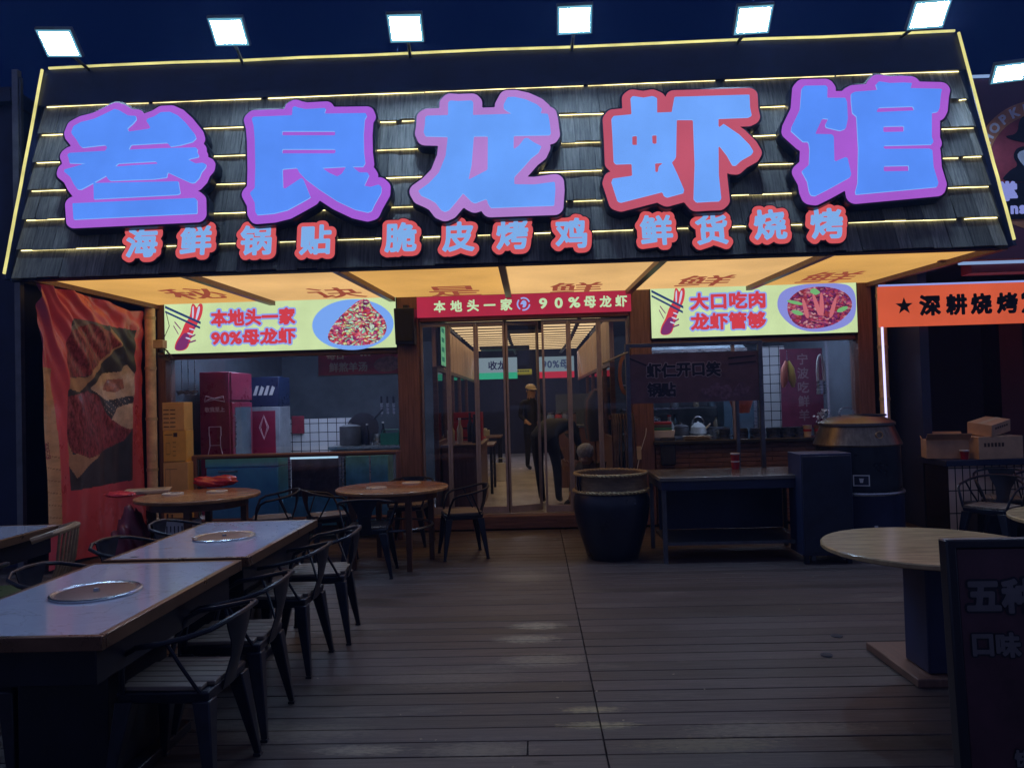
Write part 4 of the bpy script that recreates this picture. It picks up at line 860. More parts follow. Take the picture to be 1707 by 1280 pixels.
# ------------------------------------------------------------------ things on and under the loaded table
p = G(246, 818, .77); t = thing('foam_tray', 'cream foam box lid lying on the loaded brown table', 'tray', (p.x, p.y, .7515), .35)
q = MB(); q.frustum((-.20, .20, -.14, .14), (-.21, .21, -.15, .15), 0, .035); q.build('tray', M_cream, t, bevel=.006)
q = MB(); q.box(-.16, .16, -.10, .10, .0355, .039); q.build('recess_shade', mat('tray_shade', (.40, .34, .24, 1), .6), t)  # raised plate in darker cream; shade of a hollow put into its colour
def bag(label, x, y, z, sx, sy, sz, c, rz=0., seed=1):
    r = np.random.RandomState(seed); bm = bmesh.new(); bmesh.ops.create_icosphere(bm, subdivisions=4, radius=1)
    ph = r.uniform(0, 6, 6)
    for v in bm.verts:
        k = v.co.copy(); w = .10*math.sin(k.x*5+ph[0]+2*k.z)+.07*math.sin(k.y*8+ph[1]+k.x*3)+.05*math.sin(k.z*11+ph[2]+k.x*7)+.03*math.sin(k.x*19+ph[3]+k.y*13)
        zz = max(-.75, k.z); v.co = Vector((k.x*(1+w)*sx*(1+.1*zz), k.y*(1+w)*sy, (zz+.75)/1.75*sz*(1+w*.8)))
    me = bpy.data.meshes.new('plastic_bag'); bm.to_mesh(me); bm.free(); me.materials.append(c)
    for q_ in me.polygons: q_.use_smooth = True
    o = bpy.data.objects.new('plastic_bag', me); COL.objects.link(o); o.location = (x, y, z); o.rotation_euler = (0, 0, rz); tag(o, label, 'bag'); return o
M_bag = mat('red_bag', (.55, .03, .045, 1), .25, var=.3, scale=12, bump=.4, bscale=30)
p = G(350, 813, .75); bag('full red plastic bag lying at the back of the loaded brown table', p.x, p.y+.10, .7505, .21, .13, .11, M_bag, .1, 3)
p = G(195, 828, .75); bag('flattened red plastic bag on the banner side of the loaded table', p.x+.03, p.y, .7505, .17, .11, .05, M_bag, -.3, 5)
bag('dark red bag standing on the floor beside the banner under the table edge', -3.72, 6.85, 0, .16, .20, .62, mat('dark_red_bag', (.16, .02, .035, 1), .4, var=.4, bump=.3), .2, 9)
bag('red netted bag lying under the loaded brown table', -2.95, 7.35, 0, .16, .14, .30, M_bag, .2, 11)
t = thing('paper_carton', 'white printed carton on a stool beneath the loaded brown table', 'box', (-3.32, 6.95, 0))
q = MB(); q.box(-.16, .16, -.12, .12, .42, .54); q.build('carton', M_white, t, bevel=.004)
q = MB()
for k in range(5): q.box(-.06+.035*k, -.05+.035*k, -.1215, -.1205, .435+.01*(k % 2), .50)
q.build('print', M_black, t)
q = MB(); q.box(-.17, .17, -.14, .14, .38, .419); q.build('stool_seat', M_dark, t, bevel=.005)
for sx in (-1, 1):
    for sy in (-1, 1): q = MB(); q.box(sx*.15-.015, sx*.15+.015, sy*.12-.015, sy*.12+.015, 0, .379); q.build('stool_leg', M_dark, t)
# yellow cartons stacked by the pipe
M_ycard = mat('yellow_carton', (.80, .50, .16, 1), .55, var=.15, scale=3); M_ycard2 = mat('deep_yellow_carton', (.85, .50, .09, 1), .5, var=.12); M_ink = mat('brown_ink', (.06, .03, .02, 1), .6)
yb = W(296, 855, 8.7)
def carton(label, z0, h, w, m, mark, dx=0., rz=0.):
    t = thing('carton', label, 'box', (-4.115+dx, 8.66, z0), rz, 'yellow cartons stacked by the window pipe'); d_ = .21
    q = MB(); q.box(-w/2, w/2, -d_/2, d_/2, 0, h); q.build('box_body', m, t, bevel=.004)
    q = MB(); q.box(-w/2+.01, w/2-.01, -.02, .02, h+.0005, h+.002); q.build('tape', M_cream, t)
    q = MB(); y = -d_/2-.001
    for (x0, x1, a, b) in mark:
        if a > b: a, b = b, a
        q.box(-w/2+x0*w, -w/2+x1*w, y-.001, y, a*h, b*h)
    o = q.build('print', M_ink, t); return t, (lambda s, fx, fz, hh: (lambda qq: (put_text(qq, s, mx((-w/2+fx*w, y-.001, fz*h), (1, 0, 0), (0, 0, 1)), h=hh, bold=.03), qq.build('lettering', M_ink, t)))(MB()))
zb = .1605
mk0 = [(.08, .55, .90, .905), (.08, .085, .30, .90), (.27, .275, .0, .9), (.1, .18, .12, .27), (.3, .36, .12, .26)]
c0, tx = carton('tallest yellow carton with dark lettering, bottom of the stack by the pipe', zb, .80, .285, M_ycard, mk0, .0)
tx('30分钟', .30, .40, .05)
mk1 = [(.05, .95, .02, .03), (.12, .30, .60, .61), (.12, .30, .25, .26), (.12, .125, .25, .61), (.295, .30, .25, .61)]+[(.42, .55, .2+.14*k, .215+.14*k) for k in range(4)]+[(.06, .40, .86, .88), (.45, .62, .80, .93)]
carton('middle yellow carton of the stack by the pipe, with ladder-like print', zb+.8025, .36, .26, M_ycard2, mk1, -.01, .04)
mk2 = [(.05, .30, .12+.15*k, .15+.15*k) for k in range(5)]+[(.36, .6, .12+.15*k, .15+.15*k) for k in range(5)]
carton('top yellow carton of the stack by the pipe, with lines of print', zb+1.165, .32, .255, M_ycard, mk2, -.015, -.03)
# ------------------------------------------------------------------ timber railing with glass before the left window
t = thing('glass_railing', 'reddish timber railing with glass infill before the left window', 'railing', (-2.8, 8.72, 0))
a, b = W(322, 753, 8.72).x+2.8, W(664, 742, 8.72).x+2.8
for z, h in ((1.0, .028), (.26, .022)): q = MB(); q.tube([(a, 0, z), (b, 0, z)], h, 10); q.build('rail', M_woodh, t, smooth=True)
for x in (a+.02, b): q = MB(); q.box(x-.028, x+.028, -.028, .028, 0, 1.02); q.build('rail_post', M_wood, t, bevel=.006)
q = MB(); q.box(a+.06, b-.04, -.004, .004, .285, .97); q.build('glass_infill', M_glass, t)
for px in (572, 617): x = W(px, 790, 8.72).x+2.8; q = MB(); q.box(x-.008, x+.008, -.012, .012, .285, .97); q.build('glass_clip', M_steel, t)
# blue chest and steel tank behind the railing
t = thing('blue_chest', 'bright blue insulated chest with a bar handle behind the railing', 'cooler', (-3.42, 9.02, 0))
M_blue = mat('blue_plastic', (.17, .68, 1., 1), .35, var=.15)
q = MB(); q.box(-.46, .40, -.2, .2, .1605, .86); q.build('body', M_blue, t, bevel=.015)
q = MB(); q.box(-.47, .41, -.21, .21, .861, .99); q.build('lid', M_blue, t, bevel=.015)
q = MB(); q.tube([(-.30, -.21, .82), (-.29, -.25, .82), (-.10, -.25, .82), (-.09, -.21, .82)], .012, 8); q.build('handle', M_steel, t)
t = thing('fish_tank', 'steel framed glass fish tank beside the blue chest', 'tank', (-2.45, 9.02, 0))
q = MB(); q.box(-.52, .20, -.19, .19, .1605, .50); q.build('base_cabinet', mat('teal_panel', (.16, .62, .8, 1), .4, var=.3), t, bevel=.006)
q = MB(); q.box(-.42, .14, -.18, .18, .501, .94); q.build('water', mat('dark_tank', (.09, .07, .09, 1), .08, var=.5), t)
q = MB()
for x in (-.44, .16): 
    for y in (-.2, .2): q.box(x-.012, x+.012, y-.012, y+.012, .501, .97)
q.build('frame', M_steel, t)
q = MB(); q.box(.22, .72, -.17, .17, .1605, .96); q.build('side_tank', mat('tank_glass_blue', (.16, .52, .70, 1), .1, var=.3), t, bevel=.004)
q = MB(); q.box(.23, .70, -.18, -.172, .55, .58); q.build('side_tank_trim', M_steel, t)
q = MB(); q.box(-.42, .14, -.225, -.205, .945, .968); q.build('tank_lamp', emit('tank_lamp_glow', rgb(170, 205, 225), 1.1), t)
# ------------------------------------------------------------------ food cart with a banner on its frame
t = thing('food_cart', 'dark steel food cart with a raised frame carrying a printed board', 'food cart', (1.75, 7.5, 0))
M_fr = mat('cart_steel', (.13, .14, .17, 1), .38, .8, var=.3)
q = MB(); q.box(-.60, .84, -.42, .42, .765, .80); q.build('worktop', mat('worn_worktop', (.30, .28, .25, 1), .22, .7, var=.35, scale=5), t, bevel=.004)
q = MB(); q.box(-.58, .82, -.40, .40, .68, .764); q.build('apron', M_navy, t)
for x in (-.56, .80):
    for y in (-.38, .38): q = MB(); q.box(x-.02, x+.02, y-.02, y+.02, 0, .679); q.build('leg', M_fr, t)
q = MB(); q.box(-.53, .77, -.36, .36, .16, .19); q.build('lower_shelf', M_fr, t)
q = MB(); q.box(-.50, .75, .30, .34, .20, .67); q.build('shade_sheet', M_navy, t)  # dark sheet added in place of the shade under the cart
x0, x1 = W(1045, 580, 7.86).x-1.75, W(1266, 575, 7.86).x-1.75
for x, z0 in ((x0, .0), (x1, .801)): q = MB(); q.box(x-.022, x+.022, .335, .379, z0, 2.11); q.build('upright', M_fr, t, bevel=.004)
q = MB(); q.box(x0+.023, x1-.023, .335, .379, 2.07, 2.11); q.build('top_rail', M_fr, t, bevel=.004)
q = MB(); q.box(W(1229, 680, 7.86).x-1.75-.016, W(1229, 680, 7.86).x-1.75+.016, .345, .377, .801, 1.49); q.build('stay', M_fr, t)
q = MB(); q.tube([(x0, .30, 2.02), (x0-.10, .2, 1.98), (x0-.28, .05, 1.90)], .01, 6); q.build('side_arm', M_fr, t)
bw = x1-x0-.05; q = MB(); q.box(x0+.024, x1-.024, .345, .37, 1.49, 2.00); bd = q.build('printed_board', mat('board_print', (.13, .075, .10, 1), .5, var=.35, scale=3), t)
xm = (x0+x1)/2; Mb = lambda fx, fz: mx((x0+fx*(x1-x0), .344, 1.49+fz*.51), (1, 0, 0), (0, 0, 1))
for txt, fx, fz, w in (('虾仁开口笑', .42, .66, .56), ('锅贴', .25, .27, .22)):
    q = MB(); put_text(q, txt, Mb(fx, fz), w=w*(x1-x0)*1.02, z=.001, bold=.10); q.build('lettering_halo', mat('board_pale', (.34, .27, .30, 1), .5), bd)
    q = MB(); put_text(q, txt, Mb(fx, fz), w=w*(x1-x0), z=.0025, bold=.045); q.build('lettering', mat('board_ink', (.012, .012, .035, 1), .5), bd)
q = MB()
for k in range(9):
    a = rng.uniform(.56, .88); c = rng.uniform(.16, .30); q.prism(ell(0, 0, rng.uniform(.05, .09), rng.uniform(.03, .05), 12, rng.uniform(0, 3), .1), Mb(a, c), .001+k*.0003, .0012+k*.0003)
q.build('printed_dumplings', mat('board_food', (.17, .10, .15, 1), .5, var=.6, scale=30), bd)
for ps, a, b in (([(-.14, .012), (.14, .03), (.14, .018), (-.14, -.004)], .86, .86), ([(-.14, -.02), (.14, .0), (.14, -.012), (-.14, -.034)], .86, .80), ([(-.10, .07), (.10, -.02), (.10, -.035), (-.10, .055)], .07, .82)): q = MB(); q.prism(ps, Mb(a, b), .004, .005); q.build('printed_chopstick', mat('board_ink2', (.012, .012, .03, 1), .5), bd)
t = thing('paper_cup', 'pair of red paper cups stacked on the food cart worktop', 'cup', tuple(G(1226, 782, .80)[:2])+(.801,))
q = MB(); q.lathe([(.036, 0), (.042, .075), (.042, .078), (.036, .078), (.045, .155), (.046, .158), (.043, .158), (.038, .085)], n=24); q.build('cup', M_red, t, smooth=True)
q = MB(); q.lathe([(.0462, .150), (.0475, .158), (.0462, .163)], n=24); q.lathe([(.0425, .073), (.0435, .080), (.042, .084)], n=24); q.build('rim', M_white, t)
# ------------------------------------------------------------------ big jar with wicker basket rim
t = thing('water_jar', 'huge dark glazed jar topped by a wicker basket, beside the food cart', 'jar', (.735, 7.47, 0))
M_glaze = mat('navy_glaze', (.012, .015, .032, 1), .3, var=.35, scale=3)
q = MB(); q.lathe([(.235, 0), (.25, .015), (.30, .18), (.35, .36), (.372, .50), (.370, .58), (.352, .63), (.345, .645)], n=48); q.build('jar_body', M_glaze, t, smooth=True)
q = MB(); q.lathe([(.350, .646), (.360, .66), (.352, .70), (.350, .80), (.356, .815), (.332, .815), (.325, .74), (.30, .71), (.0, .70)], n=48); q.build('steamer_basket', mat('bamboo', (.13, .085, .05, 1), .55, var=.5, scale=9, stretch=(1, 1, 6), bump=.3), t, smooth=True)
for z, r, m in ((.822, .347, 'bamboo_rim'), (.66, .362, 'bamboo_rim')):
    for j in range(2):
        q = MB(); q.tube([((r+.008*math.sin(a*26+j*PI))*math.cos(a), (r+.008*math.sin(a*26+j*PI))*math.sin(a), z+.007*math.cos(a*26+j*PI)) for a in np.linspace(0, 2*PI, 160, endpoint=False)], .012, 6, closed=True); q.build('woven_rim', mat(m, (.34, .25, .12, 1), .5, var=.4, scale=40), t, smooth=True)
for a in (-2.75, -2.62): q = MB(); q.tube([(.357*math.cos(a), .357*math.sin(a), .81), (.364*math.cos(a), .364*math.sin(a), .74), (.360*math.cos(a+.03), .36*math.sin(a+.03), .67)], .008, 6); q.build('basket_tie', M_black, t)
# ------------------------------------------------------------------ drum oven
ox, oy = 3.17, 7.55
t = thing('drum_oven', 'tall dark drum oven under a brass conical lid', 'oven', (ox, oy, 0))
q = MB(); q.lathe([(.40, 0), (.40, .58), (.405, .59)], n=48); q.build('lower_drum', M_navy, t, smooth=True)
q = MB(); q.lathe([(.39, .60), (.385, 1.03)], n=48); q.build('upper_drum', mat('drum_steel', (.03, .035, .05, 1), .3, .6, var=.3), t, smooth=True)
q = MB(); q.lathe([(.408, .575), (.414, .59), (.408, .603), (.395, .603), (.395, .575)], n=48); q.build('drum_band', M_steel, t, smooth=True)
q = MB(); q.lathe([(.40, 1.031), (.405, 1.045), (.33, 1.23), (.32, 1.235)], n=48); q.build('lid_cone', mat('brushed_brass', (.20, .16, .125, 1), .34, .85, var=.3, scale=4, stretch=(8, 8, 1)), t, smooth=True)
q = MB(); q.lathe([(.352, 1.225), (.352, 1.25), (.26, 1.30), (.12, 1.322), (.0, 1.328)], n=48); q.build('lid_cap', mat('lid_grey', (.15, .14, .14, 1), .35, .7, var=.3), t, smooth=True)
q = MB(); q.tube([(.05+.07*math.cos(a)-.15, -.02, 1.345+.055*math.sin(a)) for a in np.linspace(-.6, PI+.6, 16)], .007, 6); q.build('lid_handle', M_steel, t, smooth=True)
q = MB(); q.tube([(.10+.17*math.cos(a), -.02+.14*math.sin(a), 1.318) for a in np.linspace(0, 2*PI, 28, endpoint=False)], .012, 6, closed=True); q.build('chimney_ring', M_dark, t, smooth=True)
an = -PI/2+.15; u = Vector((math.cos(an), math.sin(an), 0)); Mr = mx(u*.362+Vector((0, 0, 1.14)), (-u.y, u.x, 0), (0, 0, 1), u)
q = MB()
q.tube([Mr @ Vector((.032*math.cos(a), .032*math.sin(a), .012)) for a in np.linspace(0, 2*PI, 20, endpoint=False)], .006, 6, closed=True); q.build('sight_glass_rim', mat('brass', (.55, .33, .16, 1), .3, .9), t, smooth=True)
an = -PI/2-.33; u = Vector((math.cos(an), math.sin(an), 0)); Mr = mx(u*.389+Vector((0, 0, .72)), (-u.y, u.x, 0), (0, 0, 1), u)
q = MB(); q.xbox(Mr, -.072, .072, -.052, .052, .004, .006); st = q.build('sticker', M_white, t)
q = MB(); q.xbox(Mr, -.062, .062, -.042, .042, .0065, .0075); q.build('sticker_print', M_dark, st)
q = MB(); q.prism([(-.02, .02), (.02, .02), (.012, -.02), (-.012, -.02)], Mr, .008, .009); q.build('sticker_mark', M_white, st)
an = -PI/2-.05; u = Vector((math.cos(an), math.sin(an), 0)); q = MB(); q.xbox(mx(u*.403+Vector((0, 0, .29)), (-u.y, u.x, 0), (0, 0, 1), u), -.015, .015, -.012, .012, .0, .006); q.build('vent_tag', M_white, t)
t = thing('dark_cabinet', 'plain dark steel cabinet standing in front of the drum oven', 'cabinet', (2.66, 6.98, 0))
q = MB(); q.box(-.26, .20, -.04, .30, .08, 1.0); q.build('carcass', M_navy, t, bevel=.006)
q = MB(); q.box(-.25, .19, -.055, -.041, .10, .98); q.build('door', mat('navy_panel', (.012, .018, .04, 1), .4, var=.3), t, bevel=.004)
for x in (-.22, .16): q = MB(); q.box(x-.02, x+.02, -.02, .02, 0, .079); q.build('foot', M_black, t)
# ------------------------------------------------------------------ menu board in the right foreground
t = thing('menu_board', 'dark standing menu board with grey lettering in the near corner', 'sign board', (1.735, 2.30, -.055), -.04)
M_bf = mat('board_frame', (.010, .012, .022, 1), .35)
R = Matrix.Rotation(-.06, 4, 'X')
def rb(q, *a): return q.xbox(R, *a)
q = MB(); rb(q, -.455, .455, -.02, .02, .05, 1.115); q.build('panel', mat('menu_print', (.06, .026, .04, 1), .35, var=.4, scale=4), t)
for a in ((-.47, .47, -.026, .026, 1.116, 1.145), (-.47, .47, -.026, .026, .02, .049), (-.488, -.456, -.026, .026, .0, 1.145), (.456, .488, -.026, .026, .0, 1.145)): q = MB(); rb(q, *a); q.build('frame', M_bf, t, bevel=.006)
q = MB(); q.box(-.05, .40, .26, .29, .06, .9); q.build('rear_leg', M_bf, t)
mp_ = mat('menu_letters', (.12, .115, .13, 1), .45); mo = mat('menu_outline', (.006, .007, .02, 1), .45)
for txt, x, z, h in (('五种', -.335, .975, .105), ('口味', -.36, .83, .075), ('快乐撸虾', -.235, .50, .05)):
    Mt = R @ mx((x, -.021, z), (1, 0, 0), (0, 0, 1))
    q = MB(); put_text(q, txt, Mt, h=h*1.12, z=.001, bold=.12); q.build('lettering_outline', mo, t)
    q = MB(); put_text(q, txt, Mt, h=h, z=.003, bold=.05); q.build('lettering', mp_, t)
q = MB(); q.prism([(.11*math.cos(a), .11*math.sin(a)) for a in np.linspace(1.9, 4.6, 14)]+[(.08*math.cos(a)+.01, .08*math.sin(a)) for a in np.linspace(4.6, 1.9, 14)], R @ mx((-.02, -.021, .55), (1, 0, 0), (0, 0, 1)), .001, .002); q.build('printed_bowl', mat('menu_teal', (.02, .03, .045, 1), .5), t)
# ------------------------------------------------------------------ deck fittings and litter
for px, py, lb, r in ((1395, 1060, 'round slotted drain cover set in the deck, the farther of the two', .035), (1378, 1092, 'round dark drain cover set in the deck, the nearer of the two', .032)):
    p = G(px, py); t = thing('floor_drain', lb, 'drain', (p.x, p.y, .0015), 0, 'drain covers in the deck')
    q = MB(); q.lathe([(r, .0), (r*1.1, .003), (r, .005), (r*.85, .003)], n=24); q.build('rim', M_dark, t)
    q = MB(); q.lathe([(0, .0012), (r*.84, .0012)], n=20)
    for k in range(5): q.box(-r*.7, r*.7, -r*.6+k*r*.3-.002, -r*.6+k*r*.3+.002, .001, .004)
    q.build('grate', M_worn, t)
q = MB()
for k in range(46):
    a = rng.uniform(-.6, 2.4) if k % 3 else rng.uniform(-3, 3.4); y = rng.uniform(3.2, 7.2); s = rng.uniform(.004, .014); r = rng.uniform(0, 6)
    q.add([(a, y, .003), (a+s*math.cos(r), y+s*math.sin(r), .006), (a+s*1.5*math.cos(r+.5), y+s*1.5*math.sin(r+.5), .004), (a+s*math.cos(r+1.4), y+s*math.sin(r+1.4), .003)], [(0, 1, 2, 3)])
tag(q.build('litter', mat('dry_leaf', (.30, .25, .18, 1), .7)), kind='stuff')
# ------------------------------------------------------------------ inside the left kitchen
def fridge(label, x, y, w, dep, h, mbody, mhead, door_col, cat='fridge'):
    t = thing('drinks_fridge', label, cat, (x, y, .151))
    q = MB(); q.box(-w/2, w/2, -dep/2, dep/2, 0, h); q.build('cabinet', mbody, t, bevel=.01)
    q = MB(); q.box(w/2+.001, w/2+.03, -dep/2+.01, dep/2-.01, h*.80, h-.01); hd = q.build('header', mhead, t, bevel=.006)
    q = MB(); q.box(w/2+.001, w/2+.035, -dep/2+.02, dep/2-.02, .12, h*.785); d_ = q.build('door', mbody, t, bevel=.008)
    q = MB(); q.box(w/2+.036, w/2+.040, -dep/2+.09, dep/2-.09, .22, h*.75); q.build('door_glass', door_col, d_)
    q = MB(); q.tube([(w/2+.036, -dep/2+.05, .9), (w/2+.06, -dep/2+.05, .92), (w/2+.06, -dep/2+.05, 1.3), (w/2+.036, -dep/2+.05, 1.32)], .01, 6); q.build('handle', M_steel, d_)
    return t, hd
M_fr_ = mat('fridge_red', (.30, .022, .06, 1), .3, var=.12); M_fl = mat('fridge_print', (.75, .48, .54, 1), .4, var=.1)
p = W(358, 690, 9.95); t, hd = fridge('tall dark red drinks fridge with pale bottle drawing on its side', p.x, 10.32, .40, .74, 1.90, M_fr_, mat('fridge_header', (.34, .03, .07, 1), .3), mat('fridge_glass', (.10, .14, .18, 1), .08))
Ms = lambda fx, z: mx((fx, -.3705, z), (1, 0, 0), (0, 0, 1))
q = MB()
for s in (-1, 1): q.tube([(0, -.372, 1.545), (s*.12, -.372, 1.58), (s*.135, -.372, 1.50), (s*.0, -.372, 1.53)], .005, 5, closed=False)
q.tube([(-.12, -.372, 1.515), (-.05, -.372, 1.545), (.05, -.372, 1.545), (.12, -.372, 1.56)], .005, 5); q.build('bow_tie_emblem', M_fl, t)
q = MB(); put_text(q, '敬我至上', Ms(0, 1.40), w=.27, z=.001, bold=.03); q.build('lettering', M_fl, t)
q = MB(); pr = [(.0, .0), (.05, .0), (.05, .12), (.042, .125), (.042, .26), (.09, .46), (.09, .60)]
for s in (-1, 1): q.tube([(s*(.03+a), -.372, 1.17-b) for a, b in pr[1:]], .006, 5)
q.box(-.08, .08, -.373, -.371, 1.165, 1.175); q.box(-.07, .07, -.373, -.371, .92, .928); q.build('bottle_drawing', M_fl, t)
q = MB(); q.box(-.09, .09, -.3735, -.371, .62, .80); q.build('bottle_label', mat('label_orange', (.40, .05, .03, 1), .4), t)
p = W(437, 690, 11.0); t = thing('display_fridge', 'narrow dark blue display fridge behind the red one', 'fridge', (p.x, 11.3, .151))
q = MB(); q.box(-.24, .24, -.25, .25, 0, 1.42); q.build('cabinet', mat('fridge_white', (.32, .35, .40, 1), .35), t, bevel=.01)
q = MB(); q.box(-.24, .24, -.25, .25, 1.421, 1.86); q.build('header', mat('fridge_navy', (.012, .025, .08, 1), .3), t, bevel=.01)
q = MB()
for k in range(4): q.prism([(-.15+.08*k, -.07), (-.10+.08*k, -.07), (-.06+.08*k, .07-.03*(k % 2)), (-.10+.08*k, .07)], mx((0, -.2505, 1.66), (1, 0, 0), (0, 0, 1)), .001, .002)
q.build('slanted_emblem', M_white, t)
q = MB(); q.box(-.16, .18, -.262, -.251, .2, 1.36); q.build('door', M_fr_, t, bevel=.004)
q = MB()
for k in range(2): q.tube([(.01, -.264, 1.30-k*.02), (.08-k*.02, -.264, 1.12), (.01, -.264, .94+k*.02), (-.06+k*.02, -.264, 1.12)], .006, 5, closed=True)
q.build('diamond_emblem', M_fl, t)
t = tag(MB().box(-.10, .10, -.012, 0, -.14, .14).build('red_cloth', mat('cloth_red', (.25, .02, .04, 1), .7, var=.3), None, bevel=.006), 'dark red cloth hung over the white tiled wall', 'cloth'); t.location = W(497, 708, 11.93)
# sign hanging at the top of the window
t = thing('hanging_menu_sign', 'dark red soup menu sign hanging inside the left window', 'sign', (W(601, 604, 9.7).x, 9.7, W(601, 604, 9.7).z))
q = MB(); q.box(-.55, .55, 0, .03, -.155, .155); q.build('board', mat('maroon_board', (.42, .05, .09, 1), .5), t)
q = MB(); q.box(-.56, .56, -.004, .034, -.17, -.156); q.build('trim', M_grey, t)
ms = mat('sign_cream', (.9, .8, .62, 1), .5); q = MB(); put_text(q, '每日', mx((-.33, -.001, .10), (1, 0, 0), (0, 0, 1)), h=.12, bold=.03); put_text(q, '鲜熬羊汤', mx((-.16, -.001, -.055), (1, 0, 0), (0, 0, 1)), h=.125, bold=.03)
for k in range(6): q.box(.0+.05*(k % 3), .03+.05*(k % 3), -.003, -.001, .08+.04*(k//3), .105+.04*(k//3))
q.build('lettering', ms, t)
q = MB(); q.prism(ell(.35, -.03, .18, .10, 24, .1), mx((0, 0, 0), (1, 0, 0), (0, 0, 1)), .001, .002); q.build('printed_bowl', mat('sign_bowl', (.5, .3, .25, 1), .5, var=.7, scale=22), t)
# kitchen bench and the things on it
bench = thing('kitchen_bench', 'steel kitchen bench along the dark wall behind the left window', 'bench', (-2.25, 10.75, .151))
q = MB(); q.box(-.62, .62, -.3, .3, .80, .84); q.build('top', M_steel, bench); q = MB(); q.box(-.60, .60, -.28, .28, .1, .799); q.build('cupboard', M_grey, bench)
def pot(name, label, x, y, z, r, h, m, grp=None, lid=True):
    t = thing(name, label, 'pot', (x, y, z), 0, grp); q = MB(); q.lathe([(r*.95, 0), (r, .01), (r, h), (r*1.05, h+.006), (r*.93, h+.006), (r*.92, .03), (0, .03)], n=28); q.build('pot_body', m, t, smooth=True)
    if lid: q = MB(); q.lathe([(r*1.0, h+.007), (r*.6, h+.03), (.02, h+.04), (.02, h+.06), (0, h+.062)], n=24); q.build('lid', m, t, smooth=True)
    return t
def bottle(label, x, y, z, r, h, m, mc, grp=None):
    t = thing('bottle', label, 'bottle', (x, y, z), 0, grp); q = MB(); q.lathe([(r*.95, 0), (r, .01), (r, h*.58), (r*.42, h*.74), (r*.38, h*.93)], n=20); q.build('bottle_body', m, t, smooth=True)
    q = MB(); q.lathe([(r*.45, h*.931), (r*.45, h), (0, h)], n=16); q.build('cap', mc, t); return t
gz = .992
pot('stock_pot', 'large dark stock pot at the left end of the kitchen bench', -2.62, 10.7, gz, .15, .26, M_grey)
bottle('slim black bottle beside the stock pot on the kitchen bench', -2.36, 10.62, gz, .035, .30, M_black, M_white); bottle('taller black bottle on the kitchen bench before the green crate', -2.16, 10.75, gz, .035, .32, M_black, M_white)
t = thing('crate', 'dark green plastic crate on the kitchen bench', 'crate', (-2.02, 10.58, gz)); q = MB(); mg = mat('green_plastic', (.02, .14, .10, 1), .4)
for a in ((-.13, .13, -.09, -.08, 0, .16), (-.13, .13, .08, .09, 0, .16), (-.13, -.12, -.079, .079, 0, .16), (.12, .13, -.079, .079, 0, .16), (-.119, .119, -.079, .079, 0, .01)): q.box(*a)
q.build('crate_body', mg, t); q = MB(); q.tube([(-.12, 0, .161), (-.10, 0, .21), (.10, 0, .21), (.12, 0, .161)], .008, 6); q.build('handle', mg, t)
pot('steamer', 'shiny steel steamer at the right end of the kitchen bench', -1.74, 10.66, gz, .12, .24, M_steel)
for k, (x, r, h, lb) in enumerate(((-1.90, .10, .09, 'small steel bowl near the right end of the kitchen bench'), (-2.26, .08, .14, 'narrow steel jug between the black bottles on the kitchen bench'))): pot('steel_bowl', lb, x, 10.86, gz, r, h, M_steel, lid=False)
for k, px in enumerate((636, 646, 656)):
    p = W(px, 672, 10.9); t = thing('kitchen_knife', ['first knife on the magnet rail at the right of the left window', 'middle knife on the magnet rail at the right of the left window', 'last knife on the magnet rail by the left timber post'][k], 'knife', p, 0, 'knives on the magnet rail'); q = MB(); q.box(-.014, .014, -.01, .01, .0, .10); q.build('handle', M_black, t); q = MB(); q.prism([(-.02, 0), (.02, 0), (.02, -.15), (-.012, -.19)], mx((0, 0, 0), (1, 0, 0), (0, 0, 1)), -.002, .002); q.build('blade', M_steel, t)
t = thing('wok', 'round black wok leaning against the kitchen wall', 'pan', (-2.48, 10.98, gz+.2)); q = MB(); q.lathe([(0, 0), (.12, .015), (.20, .06), (.235, .11)], n=28); o = q.build('pan', M_black, t, smooth=True); o.rotation_euler = (1.35, 0, 0)
q = MB(); q.tube([(.16, -.08, .16), (.30, -.09, .30)], .014, 8); q.build('handle', M_black, t)
for k, (px, lb) in enumerate(((303, 'first steel ladle hanging behind the yellow cartons'), (314, 'middle steel ladle hanging behind the yellow cartons'), (325, 'last steel ladle, nearest the red fridge, hanging behind the cartons'))):
    p = W(px, 640, 9.72); t = thing('ladle', lb, 'ladle', p, 0, 'ladles hanging behind the cartons'); q = MB(); q.tube([(0, 0, .32), (0, 0, -.08)], .006, 6); q.tube([(0, 0, .32), (0, -.02, .345), (0, .0, .36)], .004, 5); q.build('handle', M_steel, t)
    q = MB(); q.lathe([(0, -.06), (.03, -.052), (.05, -.02), (.052, .0)], (0, -.04, -.09), 18); q.build('bowl', M_steel, t, smooth=True)
t = thing('hanging_rail', 'dark rail carrying the ladles behind the left window', 'rail', W(314, 595, 9.72)); q = MB(); q.tube([(-.14, 0, .0), (.18, 0, .0)], .012, 8); q.build('bar', M_steel, t)
for s in (-.12, .16): q = MB(); q.tube([(s, 0, .01), (s, 0, .55)], .006, 6); q.build('hanger', M_steel, t)
